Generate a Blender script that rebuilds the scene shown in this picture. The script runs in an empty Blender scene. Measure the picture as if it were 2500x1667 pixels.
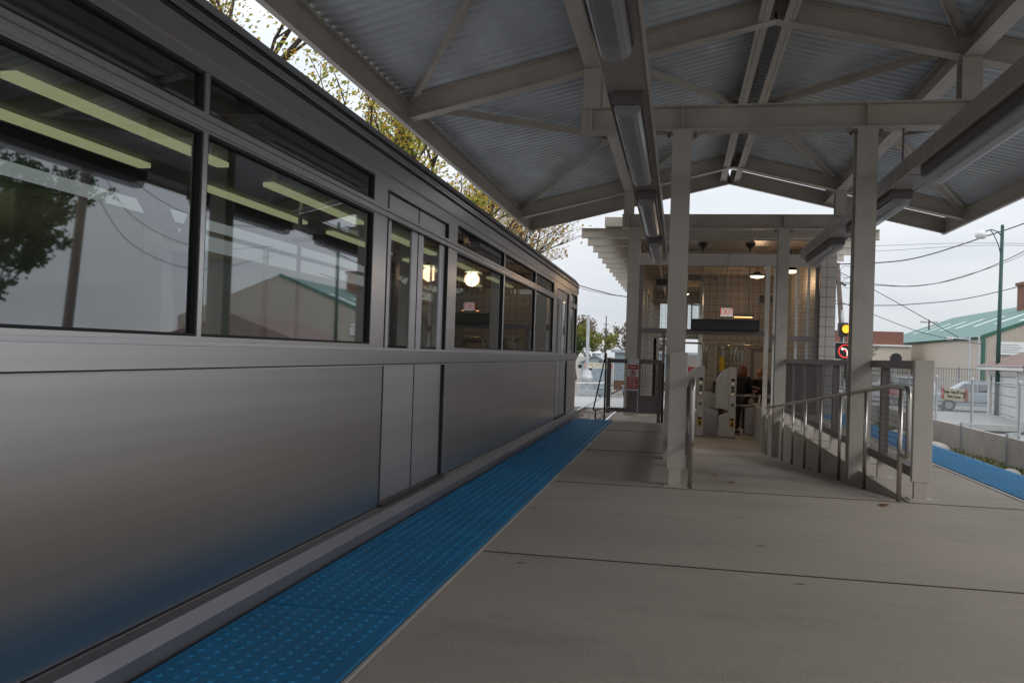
import bpy, math, random
import numpy as np
from mathutils import Vector, Matrix
R = math.radians
S = bpy.context.scene
COL = S.collection
PI = math.pi

# ------------------------------------------------------------------ camera
YAW, PIT, ROL = R(10.97), R(0.72), R(1.89)
def cam_axes():
    f = Vector((-math.sin(YAW)*math.cos(PIT), math.cos(YAW)*math.cos(PIT), math.sin(PIT)))
    r0 = Vector((math.cos(YAW), math.sin(YAW), 0)); u0 = r0.cross(f)
    r = math.cos(ROL)*r0 + math.sin(ROL)*u0
    u = -math.sin(ROL)*r0 + math.cos(ROL)*u0
    return r, u, f
cam_d = bpy.data.cameras.new('camera'); cam = bpy.data.objects.new('camera', cam_d); COL.objects.link(cam)
r_, u_, f_ = cam_axes()
cam.matrix_world = Matrix(((r_.x, u_.x, -f_.x, 0), (r_.y, u_.y, -f_.y, 0), (r_.z, u_.z, -f_.z, 1.08), (0, 0, 0, 1)))
cam_d.sensor_width = 36; cam_d.lens = 2100/2500*36; cam_d.clip_start = 0.05; cam_d.clip_end = 3000
S.camera = cam
S.render.resolution_x, S.render.resolution_y = 1024, 682

# ------------------------------------------------------------------ sky and sun
W = bpy.data.worlds.new('World'); S.world = W; W.use_nodes = True
nt = W.node_tree; nt.nodes.clear()
out = nt.nodes.new('ShaderNodeOutputWorld'); bg = nt.nodes.new('ShaderNodeBackground')
sky = nt.nodes.new('ShaderNodeTexSky'); sky.sky_type = 'NISHITA'; sky.sun_disc = False
sky.sun_elevation = R(32); sky.sun_rotation = R(120)
tc = nt.nodes.new('ShaderNodeTexCoord'); mp = nt.nodes.new('ShaderNodeMapping')
mp.inputs['Scale'].default_value = (1.0, 1.0, 4.5)
nz = nt.nodes.new('ShaderNodeTexNoise'); nz.inputs['Scale'].default_value = 2.6; nz.inputs['Detail'].default_value = 6; nz.inputs['Roughness'].default_value = .55
cr = nt.nodes.new('ShaderNodeValToRGB')
cr.color_ramp.elements[0].position = .34; cr.color_ramp.elements[0].color = (6.3, 6.7, 7.3, 1)
cr.color_ramp.elements[1].position = .66; cr.color_ramp.elements[1].color = (8.0, 8.15, 8.4, 1)
mx = nt.nodes.new('ShaderNodeMixRGB'); mx.inputs[0].default_value = .93
nt.links.new(tc.outputs['Generated'], mp.inputs[0]); nt.links.new(mp.outputs[0], nz.inputs['Vector'])
nt.links.new(nz.outputs['Fac'], cr.inputs[0]); nt.links.new(sky.outputs[0], mx.inputs[1]); nt.links.new(cr.outputs[0], mx.inputs[2])
sx_ = nt.nodes.new('ShaderNodeSeparateXYZ'); nt.links.new(tc.outputs['Generated'], sx_.inputs[0])
mz = nt.nodes.new('ShaderNodeMath'); mz.operation = 'MULTIPLY_ADD'; mz.inputs[1].default_value = 1.15; mz.inputs[2].default_value = .79; mz.use_clamp = False
mc = nt.nodes.new('ShaderNodeMath'); mc.operation = 'MAXIMUM'; mc.inputs[1].default_value = 0; nt.links.new(sx_.outputs[2], mc.inputs[0]); nt.links.new(mc.outputs[0], mz.inputs[0])
vm = nt.nodes.new('ShaderNodeVectorMath'); vm.operation = 'SCALE'; nt.links.new(mx.outputs[0], vm.inputs[0]); nt.links.new(mz.outputs[0], vm.inputs['Scale'])
nt.links.new(vm.outputs[0], bg.inputs[0]); nt.links.new(bg.outputs[0], out.inputs[0])
bg.inputs['Strength'].default_value = .1
sd = bpy.data.lights.new('sun', 'SUN'); sd.energy = .55; sd.angle = R(20); sd.color = (1, .96, .9)
sun = bpy.data.objects.new('sun', sd); COL.objects.link(sun)
az = R(120); el = R(32)
sv = Vector((math.sin(az)*math.cos(el), math.cos(az)*math.cos(el), math.sin(el)))
sun.rotation_euler = sv.to_track_quat('Z', 'Y').to_euler()
S.view_settings.view_transform = 'Standard'; S.view_settings.look = 'None'; S.view_settings.exposure = .36; S.view_settings.gamma = 1
S.render.engine = 'CYCLES'
S.cycles.max_bounces = 8; S.cycles.transparent_max_bounces = 24; S.cycles.glossy_bounces = 4; S.cycles.diffuse_bounces = 6

# ------------------------------------------------------------------ materials
def new_mat(name):
    m = bpy.data.materials.new(name); m.use_nodes = True
    t = m.node_tree; return m, t, t.nodes['Principled BSDF']
def P(name, col, rough=.6, metal=0., var=.12, vscale=3., bump=0., bscale=40., stretch=(1, 1, 1), spec=.5, coat=0., emit=None, es=0., dirt=None, dscale=1.2, damt=.5):
    m, t, b = new_mat(name)
    N = t.nodes.new; L = t.links.new
    co = N('ShaderNodeTexCoord'); ma = N('ShaderNodeMapping'); ma.inputs['Scale'].default_value = stretch
    L(co.outputs['Object'], ma.inputs[0])
    n = N('ShaderNodeTexNoise'); n.inputs['Scale'].default_value = vscale; n.inputs['Detail'].default_value = 5
    L(ma.outputs[0], n.inputs['Vector'])
    r = N('ShaderNodeValToRGB')
    r.color_ramp.elements[0].position = .3; r.color_ramp.elements[1].position = .72
    r.color_ramp.elements[0].color = (*[c*(1-var) for c in col], 1)
    r.color_ramp.elements[1].color = (*[min(1, c*(1+var)) for c in col], 1)
    L(n.outputs['Fac'], r.inputs[0]); src = r.outputs[0]
    if dirt:
        n2 = N('ShaderNodeTexNoise'); n2.inputs['Scale'].default_value = dscale; n2.inputs['Detail'].default_value = 9; n2.inputs['Roughness'].default_value = .68
        L(ma.outputs[0], n2.inputs['Vector'])
        r2 = N('ShaderNodeValToRGB'); r2.color_ramp.elements[0].position = .5; r2.color_ramp.elements[1].position = .72
        r2.color_ramp.elements[0].color = (0, 0, 0, 1); r2.color_ramp.elements[1].color = (damt, damt, damt, 1)
        L(n2.outputs['Fac'], r2.inputs[0])
        mm = N('ShaderNodeMixRGB'); mm.inputs[2].default_value = (*dirt, 1)
        L(r2.outputs[0], mm.inputs[0]); L(src, mm.inputs[1]); src = mm.outputs[0]
    L(src, b.inputs['Base Color'])
    b.inputs['Roughness'].default_value = rough; b.inputs['Metallic'].default_value = metal
    b.inputs['Specular IOR Level'].default_value = spec; b.inputs['Coat Weight'].default_value = coat
    if bump:
        n3 = N('ShaderNodeTexNoise'); n3.inputs['Scale'].default_value = bscale; n3.inputs['Detail'].default_value = 6
        L(ma.outputs[0], n3.inputs['Vector'])
        bp = N('ShaderNodeBump'); bp.inputs['Strength'].default_value = bump; bp.inputs['Distance'].default_value = .01
        L(n3.outputs['Fac'], bp.inputs['Height']); L(bp.outputs[0], b.inputs['Normal'])
    if emit:
        b.inputs['Emission Color'].default_value = (*emit, 1); b.inputs['Emission Strength'].default_value = es
    return m
def tile_mat(name, col, grout, size, plane='xz'):
    m, t, b = new_mat(name); N = t.nodes.new; L = t.links.new
    co = N('ShaderNodeTexCoord'); sp = N('ShaderNodeSeparateXYZ'); L(co.outputs['Object'], sp.inputs[0])
    def line(sock, off=0.):
        a = N('ShaderNodeMath'); a.operation = 'ADD'; a.inputs[1].default_value = 100*size+off; L(sock, a.inputs[0])
        d = N('ShaderNodeMath'); d.operation = 'MODULO'; d.inputs[1].default_value = size; L(a.outputs[0], d.inputs[0])
        c = N('ShaderNodeMath'); c.operation = 'LESS_THAN'; c.inputs[1].default_value = .014; L(d.outputs[0], c.inputs[0])
        return c.outputs[0]
    h = N('ShaderNodeMath'); h.operation = 'ADD'; L(sp.outputs[0], h.inputs[0]); L(sp.outputs[1], h.inputs[1])
    mxm = N('ShaderNodeMath'); mxm.operation = 'MAXIMUM'; L(line(h.outputs[0]), mxm.inputs[0]); L(line(sp.outputs[2]), mxm.inputs[1])
    n = N('ShaderNodeTexNoise'); n.inputs['Scale'].default_value = 2.5; L(co.outputs['Object'], n.inputs['Vector'])
    r = N('ShaderNodeValToRGB'); r.color_ramp.elements[0].color = (*[c*.86 for c in col], 1); r.color_ramp.elements[1].color = (*[c*1.08 for c in col], 1)
    L(n.outputs['Fac'], r.inputs[0])
    mm = N('ShaderNodeMixRGB'); mm.inputs[2].default_value = (*grout, 1); L(mxm.outputs[0], mm.inputs[0]); L(r.outputs[0], mm.inputs[1])
    L(mm.outputs[0], b.inputs['Base Color']); b.inputs['Roughness'].default_value = .35
    return m
def glass_mat(name, tint, refl=.15, rough=.02, spec_col=(.9, .92, .95)):
    m = bpy.data.materials.new(name); m.use_nodes = True; t = m.node_tree; t.nodes.clear(); N = t.nodes.new; L = t.links.new
    o = N('ShaderNodeOutputMaterial'); tr = N('ShaderNodeBsdfTransparent'); tr.inputs[0].default_value = (*tint, 1)
    gl = N('ShaderNodeBsdfGlossy'); gl.inputs['Color'].default_value = (*spec_col, 1); gl.inputs['Roughness'].default_value = rough
    fr = N('ShaderNodeFresnel'); fr.inputs[0].default_value = 1.55
    ad = N('ShaderNodeMath'); ad.operation = 'ADD'; ad.inputs[1].default_value = refl; ad.use_clamp = True; L(fr.outputs[0], ad.inputs[0])
    ge = N('ShaderNodeNewGeometry'); inv = N('ShaderNodeMath'); inv.operation = 'SUBTRACT'; inv.inputs[0].default_value = 1.; L(ge.outputs['Backfacing'], inv.inputs[1])
    mu = N('ShaderNodeMath'); mu.operation = 'MULTIPLY'; L(ad.outputs[0], mu.inputs[0]); L(inv.outputs[0], mu.inputs[1])
    mi = N('ShaderNodeMixShader'); L(mu.outputs[0], mi.inputs[0]); L(tr.outputs[0], mi.inputs[1]); L(gl.outputs[0], mi.inputs[2])
    L(mi.outputs[0], o.inputs[0]); return m
def leaf_mat(name, cols):
    m, t, b = new_mat(name); N = t.nodes.new; L = t.links.new
    g = N('ShaderNodeNewGeometry'); r = N('ShaderNodeValToRGB')
    r.color_ramp.interpolation = 'LINEAR'
    while len(r.color_ramp.elements) < len(cols): r.color_ramp.elements.new(.5)
    for i, c in enumerate(cols):
        r.color_ramp.elements[i].position = i/(len(cols)-1); r.color_ramp.elements[i].color = (*c, 1)
    L(g.outputs['Random Per Island'], r.inputs[0]); L(r.outputs[0], b.inputs['Base Color']); b.inputs['Roughness'].default_value = .6
    b.inputs['Transmission Weight'].default_value = 0
    tl = N('ShaderNodeBsdfTranslucent'); L(r.outputs[0], tl.inputs[0]); mi = N('ShaderNodeMixShader'); mi.inputs[0].default_value = .45
    o = t.nodes['Material Output']; L(b.outputs[0], mi.inputs[1]); L(tl.outputs[0], mi.inputs[2]); L(mi.outputs[0], o.inputs[0])
    return m

M = {}
M['paint'] = P('beige steel paint', (.50, .455, .40), .45, var=.07, vscale=1.5, dirt=(.22, .19, .16), dscale=2.2, damt=.35, bump=.05, bscale=60)
M['paint_dk'] = P('brown grey frame paint', (.17, .14, .135), .45, var=.1, vscale=3, dirt=(.08, .07, .065), dscale=4, damt=.3)
M['deck'] = P('galvanised deck', (.54, .58, .61), .42, metal=.1, var=.14, vscale=2.5, stretch=(1, .4, 1))
M['concrete'] = P('concrete paving', (.46, .40, .34), .82, var=.12, vscale=.8, bump=.32, bscale=130, dirt=(.2, .17, .145), dscale=1.6, damt=.45, stretch=(.6, 1.3, 1))
def spots(m, scale, thr, dark, seed=0.):
    t = m.node_tree; N = t.nodes.new; L = t.links.new; b = t.nodes['Principled BSDF']; src = b.inputs['Base Color'].links[0].from_socket
    co = N('ShaderNodeTexCoord'); wn = N('ShaderNodeTexNoise'); wn.inputs['Scale'].default_value = 9; L(co.outputs['Object'], wn.inputs['Vector'])
    mm = N('ShaderNodeVectorMath'); mm.operation = 'MULTIPLY_ADD'; mm.inputs[1].default_value = (.05, .05, 0); L(wn.outputs['Color'], mm.inputs[0]); L(co.outputs['Object'], mm.inputs[2])
    v = N('ShaderNodeTexVoronoi'); v.inputs['Scale'].default_value = scale; L(mm.outputs[0], v.inputs['Vector'])
    rr = N('ShaderNodeValToRGB'); rr.color_ramp.elements[0].position = thr*.6; rr.color_ramp.elements[0].color = (.75, .75, .75, 1); rr.color_ramp.elements[1].position = thr; rr.color_ramp.elements[1].color = (0, 0, 0, 1)
    L(v.outputs['Distance'], rr.inputs[0]); mx_ = N('ShaderNodeMixRGB'); mx_.inputs[2].default_value = (*dark, 1); L(rr.outputs[0], mx_.inputs[0]); L(src, mx_.inputs[1]); L(mx_.outputs[0], b.inputs['Base Color'])
def speckle(m, scale=220, amt=.22):
    t = m.node_tree; N = t.nodes.new; L = t.links.new; b = t.nodes['Principled BSDF']; src = b.inputs['Base Color'].links[0].from_socket
    co = N('ShaderNodeTexCoord'); n = N('ShaderNodeTexNoise'); n.inputs['Scale'].default_value = scale; n.inputs['Detail'].default_value = 3; L(co.outputs['Object'], n.inputs['Vector'])
    mr = N('ShaderNodeMapRange'); mr.inputs[1].default_value = .3; mr.inputs[2].default_value = .7; mr.inputs[3].default_value = 1-amt; mr.inputs[4].default_value = 1+amt; L(n.outputs['Fac'], mr.inputs[0])
    vm_ = N('ShaderNodeVectorMath'); vm_.operation = 'SCALE'; L(src, vm_.inputs[0]); L(mr.outputs[0], vm_.inputs['Scale']); L(vm_.outputs[0], b.inputs['Base Color'])
speckle(M['concrete'], 160, .12); spots(M['concrete'], 2.1, .055, (.12, .10, .085)); spots(M['concrete'], 4.1, .035, (.2, .17, .145)); spots(M['concrete'], .55, .06, (.2, .17, .15))
M['concrete_wall'] = P('cast concrete', (.42, .40, .37), .85, var=.08, vscale=2, bump=.15, bscale=30, dirt=(.27, .25, .22), dscale=1.4, damt=.5)
M['joint'] = P('joint filler', (.10, .075, .06), .9)
M['tactile'] = P('blue tactile polymer', (.008, .20, .43), .66, var=.14, vscale=2.2, dirt=(.03, .12, .2), dscale=1.5, damt=.5)
spots(M['tactile'], 3.1, .05, (.012, .05, .09)); speckle(M['tactile'], 60, .12)
M['edge'] = P('pale edge strip', (.5, .49, .46), .6)
M['steel'] = P('brushed stainless', (.58, .56, .555), .28, metal=1., var=.05, vscale=2.2, stretch=(1, .12, 9), bump=.035, bscale=60)
def brushed(m, amt=.8):
    b = m.node_tree.nodes['Principled BSDF']; b.inputs['Anisotropic'].default_value = amt
    tg = m.node_tree.nodes.new('ShaderNodeTangent'); tg.direction_type = 'RADIAL'; tg.axis = 'Z'; m.node_tree.links.new(tg.outputs[0], b.inputs['Tangent'])
brushed(M['steel'])
M['steel_lo'] = P('satin stainless', (.52, .50, .52), .4, metal=1., var=.07, vscale=1.6, stretch=(1, .15, 5), bump=.04, bscale=50)
brushed(M['steel_lo'], .7)
M['tube'] = P('stainless tube', (.50, .47, .43), .3, metal=1., var=.06, vscale=8)
M['black'] = P('black rubber', (.012, .012, .014), .6)
M['sill'] = P('dull grey sill metal', (.26, .25, .27), .42, metal=.8, var=.1, vscale=3)
M['darkmetal'] = P('dark metal', (.05, .045, .045), .5, metal=.3)
M['train_glass'] = glass_mat('tinted train glass', (.46, .48, .46), .19, rough=.02)
M['clear_glass'] = glass_mat('clear glass', (.85, .88, .87), .02)
M['car_glass'] = glass_mat('car glass', (.12, .14, .14), .12)
M['interior'] = P('train interior lining', (.10, .11, .11), .7)
M['seat'] = P('blue seat fabric', (.03, .05, .12), .9)
M['tube_light'] = P('lit fluorescent strip', (.8, .85, .6), .5, emit=(.86, .86, .5), es=1.1)
def lens_mat():
    m = glass_mat('prismatic lens', (.8, .8, .8), .06, rough=.25); t = m.node_tree; o = [n for n in t.nodes if n.type == 'OUTPUT_MATERIAL'][0]; src = o.inputs[0].links[0].from_socket
    tl = t.nodes.new('ShaderNodeBsdfTranslucent'); tl.inputs[0].default_value = (.75, .74, .76, 1); df = t.nodes.new('ShaderNodeBsdfDiffuse'); df.inputs[0].default_value = (.5, .49, .5, 1)
    a = t.nodes.new('ShaderNodeMixShader'); a.inputs[0].default_value = .5; t.links.new(tl.outputs[0], a.inputs[1]); t.links.new(df.outputs[0], a.inputs[2])
    b = t.nodes.new('ShaderNodeMixShader'); b.inputs[0].default_value = .45; t.links.new(src, b.inputs[1]); t.links.new(a.outputs[0], b.inputs[2]); t.links.new(b.outputs[0], o.inputs[0]); return m
M['lens'] = lens_mat()
M['lens_in'] = P('lamp pan enamel', (.30, .28, .30), .4)
M['fix'] = P('fixture housing', (.11, .09, .09), .5)
M['mesh'] = P('galvanised wire', (.22, .22, .22), .5, metal=.5)
M['mesh_dk'] = P('dark welded wire', (.07, .065, .065), .6, metal=.2)
M['mesh_lt'] = P('chain link wire', (.50, .52, .53), .45, metal=.4)
M['tile'] = tile_mat('glazed wall tile', (.47, .43, .39), (.16, .13, .11), .2)
M['white'] = P('white enamel', (.72, .72, .71), .4, var=.04)
M['offwhite'] = P('cabinet enamel', (.70, .69, .68), .35, var=.05)
M['red'] = P('sign red', (.50, .03, .035), .5)
M['yellow'] = P('warning yellow', (.70, .48, .03), .5)
M['exit_face'] = P('exit face', (.8, .75, .7), .5, emit=(1, .93, .86), es=.2)
M['exit_red'] = P('exit red', (.55, .01, .01), .5, emit=(.9, .02, .01), es=.25)
M['pale_red'] = P('faded sign red', (.62, .22, .20), .6)
M['cream'] = P('cream sign', (.72, .68, .55), .6)
M['ballast'] = P('crushed stone ballast', (.26, .23, .21), .95, var=.55, vscale=22, bump=1., bscale=28)
M['soil'] = P('gravel soil', (.24, .22, .19), .95, var=.3, vscale=3, bump=.5, bscale=12)
M['asphalt'] = P('worn asphalt', (.20, .20, .20), .9, var=.12, vscale=2, bump=.2, bscale=50)
M['pale_road'] = P('pale concrete road', (.36, .36, .35), .9, var=.1, vscale=1.)
M['rail'] = P('rusty rail', (.14, .07, .045), .7, metal=.3, var=.25, vscale=6)
M['rail_top'] = P('polished rail head', (.6, .6, .6), .25, metal=1.)
M['wood'] = P('weathered timber', (.13, .10, .085), .9, var=.25, vscale=5, stretch=(6, 6, 1), bump=.3)
M['bark'] = P('bark', (.075, .058, .045), .95, var=.25, vscale=8, bump=.5)
M['stone'] = P('field stone', (.42, .39, .37), .9, var=.2, vscale=4, bump=.5, bscale=14)
M['green_roof'] = P('green standing seam roof', (.085, .19, .165), .55, var=.06)
M['green_trim'] = P('green trim', (.03, .12, .085), .5)
M['cream_wall'] = P('cream ribbed cladding', (.52, .46, .38), .7, var=.03)
M['skylight'] = P('skylight panel', (.75, .8, .78), .4)
M['white_wood'] = P('peeling white siding', (.66, .65, .63), .8, var=.06, dirt=(.3, .27, .24), dscale=5, damt=.6)
M['shingle'] = P('brown shingle', (.22, .15, .13), .95, var=.25, vscale=18, bump=.4)
M['greypaint'] = P('grey blue shed paint', (.34, .38, .41), .7, var=.05)
M['van_paint'] = P('silver blue paint', (.30, .37, .42), .3, coat=.6, var=.03)
M['car_white'] = P('white car paint', (.62, .62, .62), .3, coat=.6, var=.03)
M['car_grey'] = P('grey car paint', (.24, .25, .27), .3, coat=.6, var=.03)
M['tyre'] = P('tyre', (.02, .02, .02), .9)
M['chrome'] = P('rim', (.45, .45, .46), .3, metal=.9)
M['lamp_red'] = P('tail lamp', (.4, .02, .02), .3)
M['lamp_clear'] = P('head lamp', (.6, .6, .58), .2)
M['brick'] = P('red brown brick', (.22, .10, .075), .9, var=.2, vscale=14)
M['amber'] = P('amber signal lens', (.8, .4, .02), .4, emit=(1, .42, .02), es=1.2)
M['led_red'] = P('led red', (.7, .03, .03), .5, emit=(1, .06, .05), es=.7)
M['led_white'] = P('led white', (.8, .8, .8), .5, emit=(1, .75, .68), es=.8)
M['heat'] = P('glowing heater bar', (.9, .4, .15), .5, emit=(1, .42, .14), es=2.6)
M['pendant'] = P('lit dome glass', (.9, .95, .7), .4, emit=(.93, 1., .62), es=1.5)
M['skin'] = P('skin', (.50, .26, .18), .6, var=.05)
M['hair1'] = P('auburn hair', (.16, .055, .03), .7)
M['hair2'] = P('light brown hair', (.30, .16, .08), .7)
M['coat_blk'] = P('black wool coat', (.012, .014, .016), .9)
M['coat_nvy'] = P('dark jacket', (.02, .02, .032), .8)
M['trouser'] = P('dark trousers', (.03, .03, .035), .9)
M['shirt'] = P('pale shirt', (.6, .55, .5), .8)
M['weed'] = leaf_mat('weeds', [(.07, .15, .03), (.14, .20, .05), (.24, .20, .07), (.55, .5, .42)])
M['leafA'] = leaf_mat('autumn maple leaves', [(.16, .26, .04), (.40, .40, .05), (.65, .50, .07), (.62, .34, .07)])
M['leafB'] = leaf_mat('thin tan leaves', [(.28, .24, .08), (.5, .34, .1), (.6, .38, .14)])
M['leafC'] = leaf_mat('yellow green leaves', [(.12, .18, .03), (.28, .30, .05), (.22, .17, .06)])
M['leafD'] = leaf_mat('bare brown twigs', [(.16, .11, .08), (.22, .16, .12), (.2, .2, .08)])
M['leafE'] = leaf_mat('dark green leaves', [(.02, .06, .015), (.05, .09, .02)])
M['leaf_dry'] = leaf_mat('fallen leaf', [(.35, .18, .03), (.25, .10, .03)])
M['bluegrey'] = P('blue grey roof metal', (.28, .34, .38), .6)
M['greenpole'] = P('green pole paint', (.02, .07, .055), .5)
M['raceway'] = P('raceway brown grey', (.34, .30, .275), .5, var=.08)

# ------------------------------------------------------------------ mesh helpers
class MB:
    def __init__(s): s.v = []; s.f = []; s.mi = []; s.cur = 0
    def add(s, vs, fs):
        n = len(s.v); s.v.extend([tuple(v) for v in vs]); s.f.extend([tuple(n+i for i in f) for f in fs]); s.mi.extend([s.cur]*len(fs)); return s
    def box(s, x0, x1, y0, y1, z0, z1):
        return s.add([(x0, y0, z0), (x1, y0, z0), (x1, y1, z0), (x0, y1, z0), (x0, y0, z1), (x1, y0, z1), (x1, y1, z1), (x0, y1, z1)],
                     [(0, 3, 2, 1), (4, 5, 6, 7), (0, 1, 5, 4), (1, 2, 6, 5), (2, 3, 7, 6), (3, 0, 4, 7)])
    def bar(s, p, q, w, h, up=(0, 0, 1)):
        """rectangular bar from p to q, w sideways, h along up"""
        p = Vector(p); q = Vector(q); d = (q-p).normalized(); up = Vector(up)
        sd_ = d.cross(up).normalized(); u = sd_.cross(d).normalized()
        vs = []
        for c in (p, q):
            for a, b in ((-1, -1), (1, -1), (1, 1), (-1, 1)): vs.append(c+sd_*a*w/2+u*b*h/2)
        return s.add(vs, [(0, 1, 2, 3), (7, 6, 5, 4), (0, 4, 5, 1), (1, 5, 6, 2), (2, 6, 7, 3), (3, 7, 4, 0)])
    def wbeam(s, p, q, w, h, tf=.014, tw=.01, up=(0, 0, 1)):
        """W section, p and q on the axis centre"""
        p = Vector(p); q = Vector(q); d = (q-p).normalized(); up = Vector(up)
        sd_ = d.cross(up).normalized(); u = sd_.cross(d).normalized()
        s.bar(p+u*(h/2-tf/2), q+u*(h/2-tf/2), w, tf, up); s.bar(p-u*(h/2-tf/2), q-u*(h/2-tf/2), w, tf, up)
        return s.bar(p, q, tw, h-2*tf, up)
    def tube(s, pts, r, n=8, cap=True):
        pts = [Vector(p) for p in pts]; rs = r if isinstance(r, (list, tuple)) else [r]*len(pts)
        base = len(s.v); prev = None
        for i, p in enumerate(pts):
            d = (pts[min(i+1, len(pts)-1)]-pts[max(i-1, 0)]).normalized()
            if prev is None:
                a = Vector((0, 0, 1)) if abs(d.z) < .9 else Vector((1, 0, 0)); e1 = d.cross(a).normalized()
            else:
                e1 = (prev-d*prev.dot(d)).normalized()
            prev = e1; e2 = d.cross(e1)
            for k in range(n):
                a = 2*PI*k/n; s.v.append(tuple(p+(e1*math.cos(a)+e2*math.sin(a))*rs[i]))
        for i in range(len(pts)-1):
            for k in range(n):
                a = base+i*n+k; b = base+i*n+(k+1) % n; s.f.append((a, b, b+n, a+n)); s.mi.append(s.cur)
        if cap:
            s.f.append(tuple(base+k for k in reversed(range(n)))); s.f.append(tuple(base+(len(pts)-1)*n+k for k in range(n))); s.mi += [s.cur]*2
        return s
    def prism(s, poly, axis, a, b):
        """extrude 2-D polygon along axis ('x': poly=(y,z), 'y': poly=(x,z), 'z': poly=(x,y))"""
        def mk(u, w, c): return (c, u, w) if axis == 'x' else (u, c, w) if axis == 'y' else (u, w, c)
        n = len(poly); vs = [mk(u, w, a) for u, w in poly]+[mk(u, w, b) for u, w in poly]
        fs = [tuple(range(n)), tuple(range(2*n-1, n-1, -1))]+[(i, (i+1) % n+0, (i+1) % n+n, i+n) for i in range(n)]
        return s.add(vs, fs)
    def lathe(s, c, prof, n=16):
        c = Vector(c); base = len(s.v)
        for r, z in prof:
            for k in range(n): a = 2*PI*k/n; s.v.append((c.x+r*math.cos(a), c.y+r*math.sin(a), c.z+z))
        for i in range(len(prof)-1):
            for k in range(n):
                a = base+i*n+k; b = base+i*n+(k+1) % n; s.f.append((a, b, b+n, a+n)); s.mi.append(s.cur)
        return s
    def disc(s, c, r, axis='y', t=.01, n=20, r0=0):
        c = Vector(c)
        def mk(u, w, d): return (c.x+d, c.y+u, c.z+w) if axis == 'x' else (c.x+u, c.y+d, c.z+w)
        o = [mk(r*math.cos(2*PI*k/n), r*math.sin(2*PI*k/n), -t/2) for k in range(n)]; p = [mk(r*math.cos(2*PI*k/n), r*math.sin(2*PI*k/n), t/2) for k in range(n)]
        if not r0:
            return s.add(o+p, [tuple(range(n)), tuple(range(2*n-1, n-1, -1))]+[(k, (k+1) % n, (k+1) % n+n, k+n) for k in range(n)])
        i1 = [mk(r0*math.cos(2*PI*k/n), r0*math.sin(2*PI*k/n), -t/2) for k in range(n)]; i2 = [mk(r0*math.cos(2*PI*k/n), r0*math.sin(2*PI*k/n), t/2) for k in range(n)]
        fs = []
        for k in range(n):
            j = (k+1) % n
            fs += [(k, j, j+2*n, k+2*n), (k+n, k+3*n, j+3*n, j+n), (k, k+n, j+n, j), (k+2*n, j+2*n, j+3*n, k+3*n)]
        return s.add(o+p+i1+i2, fs)
    def build(s, name, mat, parent=None, smooth=False, bevel=0, origin=None):
        me = bpy.data.meshes.new(name)
        vs = s.v
        if origin is not None: vs = [(a-origin[0], b-origin[1], c-origin[2]) for a, b, c in s.v]
        me.from_pydata(vs, [], s.f); me.validate()
        for mt in (mat if isinstance(mat, (list, tuple)) else [mat]): me.materials.append(mt)
        if isinstance(mat, (list, tuple)) and len(me.polygons) == len(s.mi):
            me.polygons.foreach_set('material_index', s.mi)
        o = bpy.data.objects.new(name, me); COL.objects.link(o)
        import bmesh
        bm = bmesh.new(); bm.from_mesh(me); bmesh.ops.recalc_face_normals(bm, faces=bm.faces); bm.to_mesh(me); bm.free()
        if smooth: me.shade_smooth() if hasattr(me, 'shade_smooth') else None
        if origin is not None: o.location = origin
        if parent:
            o.parent = parent
            if parent.type == 'EMPTY' or parent.location.length > 0:
                o.location = Vector(o.location)-(parent.matrix_basis.translation if not parent.parent else Vector(parent.matrix_basis.translation)+Vector(parent.parent.matrix_basis.translation))
        if bevel:
            bv = o.modifiers.new('bevel', 'BEVEL'); bv.width = bevel; bv.segments = 2; bv.limit_method = 'ANGLE'
        return o
def tag(o, label=None, cat=None, group=None, kind=None):
    if label: o['label'] = label
    if cat: o['category'] = cat
    if group: o['group'] = group
    if kind: o['kind'] = kind
    return o
def thing(name, loc, label, cat, group=None):
    o = bpy.data.objects.new(name, None); COL.objects.link(o); o.location = loc; o.empty_display_size = .1
    return tag(o, label, cat, group)
def struct(name, mb, mat, smooth=False): return tag(mb.build(name, mat, smooth=smooth), kind='structure')
def kids(o): return [c for c in bpy.data.objects if c.parent == o]
KM = {}
def dup(o, loc, label=None, rot=None):
    r = o.copy(); COL.objects.link(r); r.location = loc
    if rot is not None: r.rotation_euler = rot
    if label: r['label'] = label
    for c in kids(o):
        d = c.copy(); COL.objects.link(d); d.parent = r
        for g in kids(c):
            e = g.copy(); COL.objects.link(e); e.parent = d
    return r
def text(body, size, mat, name, parent, loc, rot, ext=.002, align='CENTER', sx=1.):
    cu = bpy.data.curves.new('t', 'FONT'); cu.body = body; cu.size = size; cu.extrude = ext; cu.align_x = align; cu.align_y = 'CENTER'
    to = bpy.data.objects.new('t', cu); COL.objects.link(to)
    bpy.context.view_layer.update()
    dg = bpy.context.evaluated_depsgraph_get(); me = bpy.data.meshes.new_from_object(to.evaluated_get(dg))
    bpy.data.objects.remove(to); me.materials.clear(); me.materials.append(mat)
    o = bpy.data.objects.new(name, me); COL.objects.link(o); o.parent = parent; o.location = loc; o.rotation_euler = rot; o.scale = (sx, 1, 1)
    return o

# ================================================================== SETTING
struct('ground', MB().add([(-900, -400, -1.5), (900, -400, -1.5), (900, 1500, -1.5), (-900, 1500, -1.5)], [(0, 1, 2, 3)]), M['soil'])
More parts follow.
